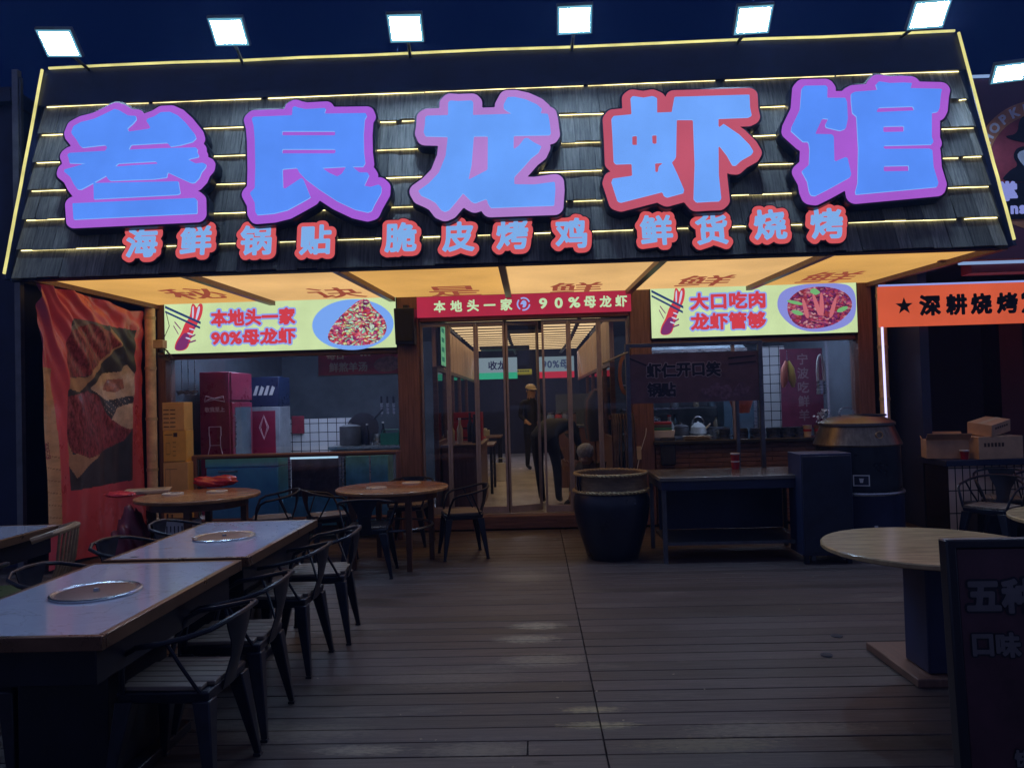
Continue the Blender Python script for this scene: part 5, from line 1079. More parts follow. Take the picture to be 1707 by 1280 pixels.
# ------------------------------------------------------------------ right kitchen and its counter
CZ = 1.021
t = thing('storage_tub', 'white plastic tub stacked with flat trays on the serving counter', 'tub', (W(1100, 720, 9.5).x, 9.5, CZ)); q = MB(); q.frustum((-.15, .15, -.10, .10), (-.17, .17, -.12, .12), 0, .12); q.build('tub_body', M_white, t, bevel=.008)
for k, c in enumerate(((.05, .25, .18, 1), (.10, .11, .14, 1), (.40, .05, .08, 1))): q = MB(); q.box(-.18+.02*k, .13, -.12, .12, .1205+.036*k, .153+.036*k); q.build('tray', mat('tray%d' % k, c, .4), t, bevel=.006)
bottle('clear bottle with red cap behind the white tub on the serving counter', W(1116, 700, 9.66).x, 9.66, CZ, .055, .30, mat('clear_plastic', (.38, .42, .44, 1), .15, var=.1), M_red)
for k, (px, r, h) in enumerate(((1152, .11, .045), (1172, .10, .03))):
    t = thing('plate_stack', ['short stack of pale plates beside the white tub', 'flat tray of plates right of the plate stack'][k], 'plates', (W(px, 724, 9.42).x, 9.42, CZ)); q = MB()
    for j in range(3): q.lathe([(r*.6, j*.014), (r, j*.014+.01), (r, j*.014+.013), (r*.6, j*.014+.006)], n=28)
    q.build('plates', M_cream, t, smooth=True)
for k, px in enumerate((1205, 1235, 1262, 1289, 1312, 1332)):
    pot('serving_pot', ['first steel serving pot on the counter, nearest the plates', 'second steel serving pot on the counter, behind the thin cart stay', 'third steel serving pot on the counter', 'fourth steel serving pot on the counter, just past the cart upright', 'fifth steel serving pot on the counter', 'last steel serving pot on the counter, beside the paper cups'][k], W(px, 722, 9.48).x, 9.48, CZ, .085, .11, M_steel, 'steel pots along the serving counter', lid=False)
for px, lb, c in ((1346, 'pale paper cup standing on the serving counter', M_cream), (1364, 'brownish paper cup behind the drum oven on the serving counter', mat('kraft', (.20, .12, .08, 1), .6))):
    t = thing('drink_cup', lb, 'cup', (W(px, 720, 9.4).x, 9.4, CZ)); q = MB(); q.lathe([(.042, 0), (.052, .13), (.055, .135), (.05, .135), (.045, .1)], n=20); q.build('cup', c, t, smooth=True); q = MB(); q.lathe([(.0485, .06), (.0505, .09)], n=20); q.build('band', M_red, t)
t = thing('flower_vase', 'small dark vase of pale flowers on the serving counter', 'vase', (W(1372, 720, 9.6).x, 9.6, CZ)); q = MB(); q.lathe([(.04, 0), (.06, .06), (.035, .14), (.04, .16)], n=18); q.build('vase', M_dark, t, smooth=True); q = MB()
for k in range(60):
    a = rng.uniform(0, 6.3); r = rng.uniform(.0, .12); z = .19+rng.uniform(0, .16)-r*.4; u = Vector(rng.normal(size=3)).normalized(); w = u.orthogonal().normalized(); c = Vector((r*math.cos(a), r*math.sin(a), z)); s = rng.uniform(.012, .024); q.add([c+u*s, c+w*s, c-u*s, c-w*s], [(0, 1, 2, 3)])
q.build('flowers', mat('petal', (.40, .30, .28, 1), .6, var=.5), t)
kb = thing('kitchen_bench', 'steel bench with pans in the middle of the right kitchen', 'bench', (2.0, 10.6, .151)); q = MB(); q.box(-.55, .75, -.25, .25, .82, .86); q.build('top', M_steel, kb); q = MB(); q.box(-.53, .73, -.24, .24, .05, .819); q.build('cupboard', M_grey, kb)
pot('stock_pot', 'tall steel pot at the left end of the right kitchen bench', 1.62, 10.55, 1.012, .13, .24, M_steel); pot('saucepan', 'dented grey saucepan in the middle of the right kitchen bench', 2.02, 10.5, 1.012, .11, .12, M_grey); pot('steel_bowl', 'open steel bowl on the right end of the right kitchen bench', 2.55, 10.5, 1.012, .14, .10, M_steel, lid=False)
t = thing('kettle', 'pale round kettle with hoop handle behind the serving counter', 'kettle', (W(1164, 700, 10.4).x, 10.42, 1.012)); q = MB(); q.lathe([(.08, 0), (.11, .03), (.10, .12), (.05, .17), (.02, .18), (0, .20)], n=24); q.build('kettle_body', mat('pale_enamel', (.5, .56, .58, 1), .25), t, smooth=True); q = MB(); q.tube([(.08*math.cos(a), 0, .16+.10*math.sin(a)) for a in np.linspace(0, PI, 14)], .008, 6); q.build('handle', M_steel, t, smooth=True); q = MB(); q.tube([(.09, 0, .08), (.15, 0, .14), (.17, 0, .16)], [.02, .014, .01], 8); q.build('spout', M_steel, t)
# kitchen wall behind: shelves, vertical sign, hanging things
t = thing('vertical_sign', 'dark red upright sign with faint lettering in the right kitchen', 'sign', (W(1345, 645, 10.9).x, 10.9, W(1345, 645, 10.9).z), 0); q = MB(); q.box(-.36, .36, 0, .03, -.58, .55); q.build('board', mat('plum_board', (.15, .02, .05, 1), .5), t); q = MB()
for k, ch in enumerate('宁波吃鲜羊'): put_text(q, ch, mx((-.05, -.001, .40-.20*k), (1, 0, 0), (0, 0, 1)), h=.16, bold=.02)
q.build('lettering', mat('sign_faint', (.26, .16, .18, 1), .5), t)
p = W(1313, 625, 9.9); t = thing('rubber_gloves', 'orange and yellow rubber gloves hanging in the right window', 'gloves', p)
for dx, c, nm in ((-.04, (.50, .16, .10, 1), 'orange_glove'), (.045, (.55, .45, .08, 1), 'yellow_glove')):
    q = MB(); q.tube([(dx*.3, 0, .18), (dx, 0, .08), (dx*1.2, -.01, -.06), (dx*1.5, 0, -.16)], [.018, .042, .05, .02], 10); q.tube([(dx*1.2, 0, -.02), (dx*2.2, 0, -.10)], [.02, .012], 8); q.build(nm, mat(nm, c, .35), t, smooth=True)
q = MB(); q.tube([(0, 0, .17), (0, 0, .32)], .004, 5); q.build('string', M_steel, t)
p = W(1368, 622, 9.9); t = thing('wire_whisk', 'pale wire strainer with long loop hanging before the vertical sign', 'strainer', p); q = MB()
for s in (.05, .03): q.tube([(s*math.cos(a), 0, .02+.22*math.sin(a)) for a in np.linspace(0, PI, 14)]+[(-s, 0, -.1), (s, 0, -.1)], .009, 6, closed=True)
q.build('loop', M_white, t, smooth=True); q = MB(); q.lathe([(.035, -.26), (.06, -.27), (.05, -.10), (.03, -.09)], n=16); q.build('basket', M_steel, t, smooth=True)
t = thing('orange_basket', 'orange plastic basket hanging behind the food cart frame', 'basket', W(1236, 676, 10.3)); q = MB(); q.lathe([(.10, -.10), (.16, .08), (.165, .10), (.15, .10), (.09, -.08)], n=24); q.build('basket_body', mat('orange_plastic', (.50, .10, .04, 1), .4), t, smooth=True); q = MB(); q.tube([(-.16, 0, .09), (-.1, 0, .2), (.1, 0, .2), (.16, 0, .09)], .008, 6); q.build('handle', M_steel, t)
for k in range(3):
    z = [.95, 1.35, 1.75][k]; t = thing('wall_shelf', ['lowest steel shelf of jars in the right kitchen', 'middle steel shelf of jars in the right kitchen', 'highest steel shelf of jars in the right kitchen'][k], 'shelf', (2.35, 12.6, z), 0, 'steel shelves in the right kitchen'); q = MB(); q.box(-.9, .9, -.18, .18, 0, .025); q.build('board', M_steel, t); q = MB()
    q.box(-.88, -.84, -.15, .15, -.12, -.001); q.build('bracket', M_grey, t); q = MB(); q.box(.84, .88, -.15, .15, -.12, -.001); q.build('bracket', M_grey, t)
    for j in range(5):
        x = -.7+.33*j+rng.uniform(-.05, .05); c = [(.20, .22, .25, 1), (.30, .25, .18, 1), (.10, .16, .20, 1)][(j+k) % 3]
        bottle('glass jar on the %s shelf of the right kitchen, %s' % (['lowest', 'middle', 'highest'][k], ['at its left end', 'second from its left end', 'in its middle', 'second from its right end', 'at its right end'][j]), 2.35+x, 12.6, z+.026, .05+.012*((j*k) % 3), .20+.04*((j+k) % 3), mat('jar%d' % ((j+k) % 3), c, .15), M_dark, 'jars on the right kitchen shelves')
t = thing('blue_cabinet', 'tall dark blue steel cabinet behind the gloves', 'cabinet', (2.98, 11.2, .151)); q = MB(); q.box(-.24, .24, -.2, .2, 0, 1.75); q.build('carcass', mat('cab_blue', (.05, .09, .13, 1), .35), t, bevel=.008); q = MB(); q.box(.19, .23, -.215, -.201, .1, 1.7); q.build('door_edge', M_steel, t)
t = thing('range_hood', 'pale grey range hood under the right kitchen ceiling', 'hood', (2.2, 10.9, 2.3)); q = MB(); q.frustum((-.75, .75, -.4, .4), (-.35, .35, -.2, .2), -.10, .35); q.build('hood', mat('hood_steel', (.22, .27, .30, 1), .35, .5), t, bevel=.01); q = MB(); q.box(-.76, .76, -.41, .41, -.14, -.101); q.build('hood_lip', M_steel, t)
# by the right-hand door post
t = thing('hose_coil', 'brown coiled hose hanging on the right door post', 'hose', (1.12, 9.20, W(1027, 625, 9.2).z)); q = MB()
for k in range(3): q.tube([((.055+.012*k)*math.cos(a), .012*k-.02, (.20+.02*k)*math.sin(a)) for a in np.linspace(0, 2*PI, 32, endpoint=False)], .008, 6, closed=True)
q.build('coil', mat('hose_brown', (.24, .10, .06, 1), .4), t, smooth=True); q = MB(); q.tube([(0, .0, .24), (0, .06, .27)], .008, 6); q.build('hook', M_steel, t)
t = thing('hanging_cables', 'bundle of dark cables and straps hanging beside the food cart', 'cables', (1.06, 9.10, .2)); q = MB()
for k in range(9):
    x = -.13+.03*k+rng.uniform(-.01, .01); b = rng.uniform(0, .3); q.tube([(x, .03, 1.13), (x+.012, -.02, 1.16), (x+.02, -.05, 1.08), (x+.02+rng.uniform(-.02, .02), -.05, .6), (x+rng.uniform(-.03, .03), -.04, b)], rng.uniform(.008, .016), 6)
q.build('cables', mat('cable_mix', (.07, .05, .05, 1), .5, var=.8, scale=9), t, smooth=True); q = MB(); q.box(-.16, .18, .02, .05, 1.10, 1.15); q.build('hook_board', M_wood, t)
t = thing('power_socket', 'cream socket strip with a looping cord on the brown post', 'socket', (W(1065, 755, 9.24).x, 9.24, W(1065, 755, 9.24).z)); q = MB(); q.box(-.03, .03, 0, .02, -.08, .08); q.build('socket_body', M_cream, t, bevel=.004); q = MB(); q.tube([(.03, .01, .04), (.09, -.0, .22), (.10, .0, .30)], .005, 6); q.tube([(0, .0, -.08), (-.03, -.01, -.2), (.03, -.01, -.28), (.05, -.01, -.36)], .005, 6); q.build('cord', M_white, t)
t = tag(MB().box(-.09, .09, -.05, 0, -.17, .17).build('dark_cloth', mat('cloth_navy', (.012, .02, .045, 1), .7, bump=.4), None, bevel=.02), 'dark navy cloth hung on the timber counter front', 'cloth'); t.location = W(1113, 752, 9.235)
# ------------------------------------------------------------------ corridor furniture and hanging signs
t = thing('menu_lightbox', 'small green lit menu board inside the door beside the speaker', 'light box sign', (-1.20, 10.0, 2.30)); q = MB(); q.box(0, .04, -.42, .42, -.27, .27); q.build('casing', M_dark, t)
for a, b in ((-.41, -.01), (.01, .41)): q = MB(); q.box(.0405, .044, a, b, -.26, .26); q.build('panel', emit('green_menu', rgb(120, 190, 140), .7, var=.3, scale=9), t)
q = MB()
for k in range(4):
    for j in range(2): q.box(.0445, .0455, -.36+.42*j, -.08+.42*j, -.21+.125*k, -.15+.125*k)
q.build('menu_rows', E_('menu_rows', 60, 120, 95, .8, sample=False), t)
t = thing('service_counter', 'dark reddish timber counter just inside the glass doors', 'counter', (-.96, 10.5, .151)); q = MB(); q.box(-.24, .25, -.75, .75, 0, .82); q.build('body', M_wood, t, bevel=.006); q = MB(); q.box(-.25, .28, -.77, .77, .821, .86); q.build('top', M_woodh, t, bevel=.006)
q = MB(); q.box(.251, .258, -.6, .6, .1, .7); q.build('front_panel', M_woodh, t)
for k in range(3):
    t = thing('red_crate', ['lowest red drinks crate stacked on the timber counter', 'middle red drinks crate of the stack on the timber counter', 'top red drinks crate of the stack on the timber counter'][k], 'crate', (-.94, 10.85, 1.013+.135*k), 0, 'red crates on the timber counter'); q = MB()
    for a in ((-.2, .2, -.15, -.135, 0, .13), (-.2, .2, .135, .15, 0, .13), (-.2, -.185, -.134, .134, 0, .13), (.185, .2, -.134, .134, 0, .13), (-.184, .184, -.134, .134, 0, .012)): q.box(*a)
    q.build('crate_body', mat('crate_red', (.38, .03, .04, 1), .4), t); q = MB(); q.box(-.16, .16, -.153, -.1505, .03, .05); q.build('slot', M_black, t)
bottle('fat pale sauce bottle on the timber counter', -1.10, 9.95, 1.012, .05, .30, M_cream, M_white); bottle('thin pale sauce bottle on the timber counter', -.98, 9.92, 1.012, .04, .34, M_cream, M_white)
bottle('tall black bottle on the timber counter, nearer the corridor', -.80, 10.1, 1.012, .04, .38, M_black, M_black); bottle('tall black bottle on the timber counter, beside its twin', -.88, 10.35, 1.012, .04, .40, M_black, M_black)
def hsign(label, px, py, w, h, cols, txt, Y=16.3):
    p = W(px, py, Y); t = thing('hanging_sign', label, 'sign', p, 0, 'signs hanging at the end of the corridor'); q = MB(); q.box(-w/2, w/2, 0, .05, -h*.2, h/2); q.build('upper_panel', E_('sg'+txt, *cols[0], .75), t); q = MB(); q.box(-w/2, w/2, 0, .05, -h/2, -h*.201); q.build('lower_band', E_('sb'+txt, *cols[1], .8), t)
    q = MB()
    if txt: put_text(q, txt, mx((0, -.002, h*.14), (1, 0, 0), (0, 0, 1)), h=h*.42, bold=.03)
    else:
        for k in range(5): q.box(-.14+.055*k, -.10+.055*k, -.004, -.001, h*.02, h*.3)
    q.build('lettering', E_('st'+txt, *cols[2], .8, sample=False), t)
    for s in (-.4, .4): q = MB(); q.tube([(w*s, .02, h/2), (w*s, .02, h/2+.12)], .01, 6); q.build('hanger', M_dark, t)
hsign('white and green hanging sign on the left of the corridor end', 829, 614, .86, .46, ((140, 160, 170), (60, 180, 140), (40, 40, 70)), '收龙')
hsign('white and red hanging sign with a percentage, right of the corridor end', 926, 612, .80, .46, ((130, 150, 160), (190, 50, 70), (60, 70, 100)), '90%母')
hsign('small yellow hanging sign in the middle of the corridor end', 873, 620, .36, .12, ((150, 140, 60), (120, 110, 50), (40, 40, 40)), '', 16.6)
t = thing('display_shelf', 'lit shelf of cups and jars along the right of the corridor', 'shelf', (.60, 12.6, .151)); q = MB(); q.box(-.25, .36, -.5, .5, 0, .95); q.build('cabinet', M_wood, t)
q = MB(); q.box(-.26, .37, -.51, .51, .951, .985); q.build('top', M_steel, t); q = MB(); q.box(-.22, .34, .42, .46, .986, 1.5); q.build('back_panel', M_plaster, t)
for k, px in enumerate((918, 931, 943, 955)):
    t = thing('jar', ['pale blue jar on the corridor shelf, next to the door stile', 'red jar on the corridor shelf', 'grey blue jar right of the red jar on the corridor shelf', 'brown jar at the right end of the corridor shelf'][k], 'jar', (W(px, 700, 12.5).x, 12.5, 1.137)); q = MB(); q.lathe([(.05, 0), (.06, .02), (.06, .15), (.045, .18)], n=18); q.build('jar_body', mat('cj%d' % k, [(.20, .28, .40, 1), (.50, .05, .06, 1), (.22, .25, .38, 1), (.28, .16, .10, 1)][k], .3), t, smooth=True); q = MB(); q.lathe([(.048, .181), (.048, .21), (0, .21)], n=18); q.build('lid', M_steel, t)
t = thing('white_bucket', 'white plastic bag of supplies on the corridor floor by the counter', 'bucket', (-.62, 13.4, .151)); q = MB(); q.lathe([(.11, 0), (.14, .30), (.15, .31), (.13, .31), (.10, .05), (0, .05)], n=24); q.build('bucket', M_white, t, smooth=True); q = MB(); q.tube([(.145*math.cos(a), 0, .30+.1*math.sin(a)) for a in np.linspace(0, PI, 12)], .005, 6); q.build('handle', M_steel, t)
def dining(label, x, y):
    t = thing('dining_table', label, 'table', (x, y, .151), 0, 'dining tables inside the corridor'); q = MB(); q.box(-.22, .30, -.5, .5, .72, .75); q.build('tabletop', M_woodh, t, bevel=.005)
    for sx in (-.18, .26):
        for sy in (-.45, .45): q = MB(); q.box(sx-.02, sx+.02, sy-.02, sy+.02, 0, .719); q.build('leg', M_dark, t)
    return t
dining('dining table just beyond the timber counter in the corridor', -.93, 12.0); dining('dining table by the white bucket, deep in the corridor', -.93, 14.6)
for x, y, z, c, lb in ((-.85, 11.8, .902, (.45, .04, .05, 1), 'red tissue box on the nearer corridor table'), (-.95, 14.5, .902, (.5, .48, .42, 1), 'pale tissue box on the farther corridor table')):
    t = thing('tissue_box', lb, 'box', (x, y, z)); q = MB(); q.box(-.09, .09, -.07, .07, 0, .11); q.build('box_body', mat('tb%d' % int(y), c, .5), t, bevel=.006); q = MB(); q.lathe([(.03, .111), (.05, .14), (.0, .15)], n=10); q.build('tissue', M_white, t)
t = thing('coat_rack', 'timber rack of dark coats on the right wall of the corridor', 'rack', (.93, 11.2, 1.65)); q = MB(); q.box(0, .045, -.5, .5, 0, .06); q.build('rail', M_woodh, t)
for k in range(4): q = MB(); q.tube([(-.04, -.36+.24*k, .02), (-.06, -.36+.24*k, -.12), (-.06, -.35+.24*k, -.42), (-.05, -.36+.24*k, -.70)], [.03, .10, .12, .10], 10); q.build('coat', mat('coat%d' % k, [(.03, .03, .05, 1), (.10, .03, .03, 1), (.05, .05, .07, 1), (.02, .03, .06, 1)][k], .8), t, smooth=True)
# ------------------------------------------------------------------ people
SKIN = mat('skin', (.42, .24, .17, 1), .5, var=.1); M_hair = mat('dark_hair', (.012, .010, .012, 1), .5)
def person(label, loc, rz, J, cols, hair=None, sc=1.):
    """J: joint positions; the body is grown from the skeleton as one skin"""
    me = bpy.data.meshes.new('person'); names = []; co = []; ed = []; rad = []; zone = []
    def v(p, r, zn, par=None):
        co.append(tuple(Vector(p)*sc)); rad.append(r*sc if not isinstance(r, tuple) else r); zone.append(zn)
        if par is not None: ed.append((par, len(co)-1))
        return len(co)-1
    pel = v(J['pelvis'], .13, 'legs'); wst = v(Vector(J['pelvis']).lerp(Vector(J['chest']), .5), .125, 'top', pel); ch = v(J['chest'], .135, 'top', wst); nk = v(J['neck'], .055, 'top', ch)
    h0 = Vector(J['head']); hd = v(h0-(h0-Vector(J['neck']))*.30, .088, 'skin', nk); ht = v(h0+(h0-Vector(J['neck'])).normalized()*.06, .105, 'skin', hd)
    f = Vector(J['face']).normalized(); v(h0+f*.125-Vector((0, 0, .012)), .02, 'skin', hd)
    for s in ('l', 'r'):
        a = v(J['sh'+s], .068, 'top', ch); b = v(J['el'+s], .048, 'top', a); c = v(J['wr'+s], .036, 'top', b); d_ = (Vector(J['wr'+s])-Vector(J['el'+s])).normalized(); side = d_.cross(f if abs(d_.dot(f)) < .9 else Vector((0, 0, 1))).normalized()
        pm = v(Vector(J['wr'+s])+d_*.07, .032, 'skin', c)
        for k in range(4):
            r0 = Vector(J['wr'+s])+d_*.10+side*(.026-.0175*k); a1 = v(r0, .010, 'skin', pm); L = [.065, .075, .07, .055][k]; a2 = v(r0+d_*L*.55+f*.012, .009, 'skin', a1); v(r0+d_*L*.9+f*.03, .008, 'skin', a2)
        a1 = v(Vector(J['wr'+s])+d_*.045+side*.05, .011, 'skin', pm); v(Vector(J['wr'+s])+d_*.085+side*.066, .009, 'skin', a1)
        hp = v(J['hp'+s], .098, 'legs', pel); kn = v(J['kn'+s], .064, 'legs', hp); an = v(J['an'+s], .044, 'legs', kn); v(J['to'+s], .036, 'shoe', an)
    me.from_pydata(co, ed, []); o = bpy.data.objects.new('person', me); COL.objects.link(o); md = o.modifiers.new('s', 'SKIN'); md.use_smooth_shade = True
    for i, sv in enumerate(me.skin_vertices[0].data): sv.radius = (rad[i], rad[i]); sv.use_root = (i == 0)
    sb = o.modifiers.new('u', 'SUBSURF'); sb.levels = 2; sb.render_levels = 2
    dg = bpy.context.evaluated_depsgraph_get(); dg.update(); m2 = bpy.data.meshes.new_from_object(o.evaluated_get(dg)); bpy.data.objects.remove(o)
    o = bpy.data.objects.new('person', m2); COL.objects.link(o); m2.materials.clear(); zs = ['top', 'legs', 'skin', 'shoe']
    for z in zs: m2.materials.append(cols[z])
    A = np.array([co[a] for a, b in ed]); B = np.array([co[b] for a, b in ed]); Z = [zone[b] for a, b in ed]
    for p in m2.polygons:
        c = np.array(p.center); t_ = np.clip(((c-A)*(B-A)).sum(1)/(((B-A)**2).sum(1)+1e-9), 0, 1); k = int((((A+(B-A)*t_[:, None]-c)**2).sum(1)).argmin()); p.material_index = zs.index(Z[k]); p.use_smooth = True
    o.location = loc; o.rotation_euler = (0, 0, rz); tag(o, label, 'person')
    if hair:
        nm, m, full = hair; q = MB(); up = (h0-Vector(J['neck'])).normalized(); c = (h0+up*.035-f*.012)*sc; sd = f.cross(up).normalized(); f2 = up.cross(sd)
        prof = [(.101, -.045 if full else .02), (.112, .0 if full else .03), (.112, .04), (.09, .085), (.05, .108), (.0, .114)]; M = Matrix(((sd.x, f2.x, up.x, c.x), (sd.y, f2.y, up.y, c.y), (sd.z, f2.z, up.z, c.z), (0, 0, 0, 1))); t2 = MB(); t2.lathe(prof, n=20); q.add([M @ Vector(x) for x in t2.v], t2.f)
        if nm == 'cap': q.add([M @ Vector((.10*math.cos(a), .10*math.sin(a), .03)) for a in np.linspace(.4, PI-.4, 9)]+[M @ Vector((.13*math.cos(a), .20*math.sin(a), .02)) for a in np.linspace(PI-.4, .4, 9)], [tuple(range(18))])
        q.build(nm, m, o, smooth=True)
    q = MB(); fc = h0*sc; up = (h0-Vector(J['neck'])).normalized(); sd = f.cross(up).normalized()
    for s_ in (-1, 1): q = MB(); q.lathe([(0, -.012), (.011, 0), (0, .012)], fc+(f*.088+sd*s_*.034+up*.012)*sc, 10); q.build('eye', M_black, o, smooth=True)
    q = MB(); q.tube([fc+(f*.083-up*.05-sd*.025)*sc, fc+(f*.092-up*.052)*sc, fc+(f*.083-up*.05+sd*.025)*sc], .006, 6); q.build('mouth', mat('lips', (.25, .08, .07, 1), .5), o, smooth=True)
    for s_ in (-1, 1): q = MB(); q.lathe([(0, -.03), (.014, -.01), (.016, .01), (0, .03)], fc+(sd*s_*.090-f*.005)*sc, 10); q.build('ear', SKIN, o, smooth=True)
    return o
def cols(top, legs, shoe=None): return {'top': top, 'legs': legs, 'skin': SKIN, 'shoe': shoe or M_black}
STAND = dict(pelvis=(0, 0, .92), chest=(0, .01, 1.28), neck=(0, .01, 1.46), head=(0, .03, 1.60), face=(0, 1, 0), shl=(-.18, 0, 1.38), shr=(.18, 0, 1.38), ell=(-.25, .0, 1.10), elr=(.25, .0, 1.10), wrl=(-.22, .16, .95), wrr=(.22, .18, 1.0), hpl=(-.09, 0, .86), hpr=(.09, 0, .86), knl=(-.10, .02, .48), knr=(.10, .03, .48), anl=(-.10, -.02, .07), anr=(.10, -.01, .07), tol=(-.11, .14, .03), tor=(.11, .15, .03))
M_coat = mat('dark_jacket', (.004, .005, .012, 1), .75, var=.4); M_trou = mat('dark_trousers', (.010, .011, .02, 1), .8)
p = W(884, 669, 15.6); person('person in dark clothes and cream cap standing at the end of the corridor', (p.x, 15.6, .15), PI+.5, STAND, cols(M_coat, M_trou), ('cap', M_cream, False))
BEND = dict(pelvis=(-.10, -.10, .90), chest=(.10, .22, 1.02), neck=(.20, .40, .98), head=(.27, .50, .90), face=(.4, .6, -.7), shl=(-.04, .26, 1.00), shr=(.27, .14, .98), ell=(.05, .36, .74), elr=(.36, .16, .72), wrl=(.14, .40, .52), wrr=(.33, .18, .52), hpl=(-.19, -.08, .84), hpr=(.0, -.12, .84), knl=(-.17, .02, .46), knr=(.06, .0, .46), anl=(-.14, -.06, .07), anr=(.07, -.08, .07), tol=(-.12, .10, .03), tor=(.10, .08, .03))
p = W(921, 790, 10.3); person('person in a dark jacket bending over just inside the glass doors', (p.x, 10.3, .165), 0, BEND, cols(M_coat, M_trou), ('hair', M_hair, True), 1.06)
SIT = dict(pelvis=(0, 0, .46), chest=(.0, .05, .80), neck=(.0, .10, .96), head=(.0, .15, 1.06), face=(0, .8, -.5), shl=(-.17, .05, .90), shr=(.17, .05, .90), ell=(-.22, .16, .66), elr=(.22, .16, .66), wrl=(-.12, .34, .58), wrr=(.12, .34, .58), hpl=(-.09, .04, .45), hpr=(.09, .04, .45), knl=(-.12, .44, .46), knr=(.12, .44, .46), anl=(-.12, .46, .08), anr=(.12, .46, .08), tol=(-.12, .6, .03), tor=(.12, .6, .03))
p = W(987, 757, 10.0); person('person with grey hair sitting low behind the big jar inside the doors', (p.x, 10.0, p.z-1.06), PI*.8, SIT, cols(mat('grey_jumper', (.09, .07, .07, 1), .85), M_trou), ('hair', mat('grey_hair', (.30, .28, .27, 1), .6, var=.4, scale=30), True))
t = thing('low_stool', 'low dark stool under the grey haired person', 'stool', (p.x, 10.0, .15)); q = MB(); q.box(-.16, .16, -.15, .15, max(.05, p.z-1.06+.16), max(.08, p.z-1.06+.19)); q.build('seat', M_wood, t)
for sx in (-1, 1):
    for sy in (-1, 1): q = MB(); q.box(sx*.13-.015, sx*.13+.015, sy*.12-.015, sy*.12+.015, 0, max(.05, p.z-1.06+.16)); q.build('leg', M_wood, t)
# ------------------------------------------------------------------ the shop next door on the right
M_maroon = mat('maroon_board2', (.15, .045, .085, 1), .5, var=.2, scale=1.5); Q_w = emit('neighbour_white', rgb(150, 165, 235), .95, sample=False)
nb = thing('neighbour_shop', 'dark neighbouring barbecue shop with maroon fascia beyond the stained pipe', 'building', (4.4, 8.7, 0))
def NBP(q, name, m, **kw): o = q.build(name, m, None, **kw); o.parent = nb; o.location = (-4.4, -8.7, 0); return o
q = MB(); q.box(4.36, 4.46, 8.62, 13, 0, 2.95); NBP(q, 'side_wall', M_navy)
q = MB(); q.box(4.461, 12, 12.8, 13, 0, 3.0); NBP(q, 'back_wall', mat('nb_wall', (.012, .014, .03, 1), .7))
q = MB(); q.box(4.3, 12, 8.2, 13, 3.0, 3.1); NBP(q, 'roof', M_navy)
q = MB(); q.box(4.78, 12, 8.30, 8.5, 2.80, 2.99); NBP(q, 'red_fascia_band', mat('nb_red', (.40, .05, .07, 1), .5))
q = MB(); q.box(4.47, 12, 8.72, 12.7, .0, .02); NBP(q, 'floor', M_navy)
q = MB(); q.box(6.2, 6.5, 10.2, 10.6, .02, 2.4); NBP(q, 'inner_pillar', mat('nb_pillar', (.05, .02, .03, 1), .6))
for y, z in ((8.05, 3.03), (8.25, 2.90)): q = MB(); q.tube([(4.62, y, z), (12, y, z)], .018, 6); NBP(q, 'light_strip', emit('cool_strip', rgb(150, 180, 230), .75, sample=False))
a, b = W(1469, 545, 8.6), W(1478, 700, 8.6); q = MB(); q.tube([(a.x, 8.58, a.z), (a.x+.01, 8.58, .9)], .013, 8); NBP(q, 'tube_light', emit('violet_tube', rgb(205, 200, 255), 1.6))
# orange sign
p0, p1 = W(1466, 478, 8.55), W(1470, 545, 8.55); t = thing('orange_sign', 'orange lit sign with black star and lettering over the neighbouring shop', 'light box sign', (p0.x, 8.55, (p0.z+p1.z)/2)); hh = (p0.z-p1.z)/2
q = MB(); q.box(0, 6, .004, .06, -hh, hh); q.build('panel', emit('orange_panel', rgb(214, 92, 62), .9, var=.12, scale=1.5), t)
q = MB(); q.box(-.012, 6, -.004, .0035, hh+.001, hh+.02); q.build('top_trim', Q_w, t)
q = MB(); k = 8.55/FPX; Mo = lambda px: mx(((px-1466)*k, .003, .0), (1, 0, 0), (0, 0, 1)); st = [((.10 if j % 2 == 0 else .04)*math.sin(j*PI/5), (.10 if j % 2 == 0 else .04)*math.cos(j*PI/5)) for j in range(10)]
q.prism(st, Mo(1505), .001, .003); q.build('star', M_black, t); q = MB()
for ch, px in zip('深耕烧烤20年', (1547, 1590, 1630, 1672, 1706, 1732, 1770)): put_text(q, ch, Mo(px), h=.235, z=.002, bold=.05)
q.build('lettering', M_black, t)
# big fascia board with a round emblem
t = thing('fascia_board', 'maroon fascia board with a round hat emblem above the neighbouring shop', 'sign', W(1735, 275, 7.9)); k = 7.9/FPX
q = MB(); q.box(-1.05, 4, .01, .08, -.96, .92); q.build('board', M_maroon, t)
q = MB(); q.tube([(-1.1, -.02, .935), (4, -.02, .935)], .016, 6); q.build('light_strip', emit('cool_strip', rgb(150, 180, 230), .75, sample=False), t)
Mz = mx((0, .009, 0), (1, 0, 0), (0, 0, 1)); R1, R0 = 108*k, 84*k
q = MB(); n_ = 64; q.add([Mz @ Vector((R*math.cos(a), R*math.sin(a), .002)) for R in (R1, R0) for a in np.linspace(0, 2*PI, n_, endpoint=False)], [(i, (i+1) % n_, n_+(i+1) % n_, n_+i) for i in range(n_)]); q.build('emblem_ring', mat('ring_orange', (.62, .24, .12, 1), .5), t)
q = MB(); q.prism(ell(0, 0, R0-.004, R0-.004, 60), Mz, .001, .002); q.build('emblem_disc', mat('disc_red', (.38, .06, .085, 1), .5), t)
q = MB(); Rm = (R1+R0)/2
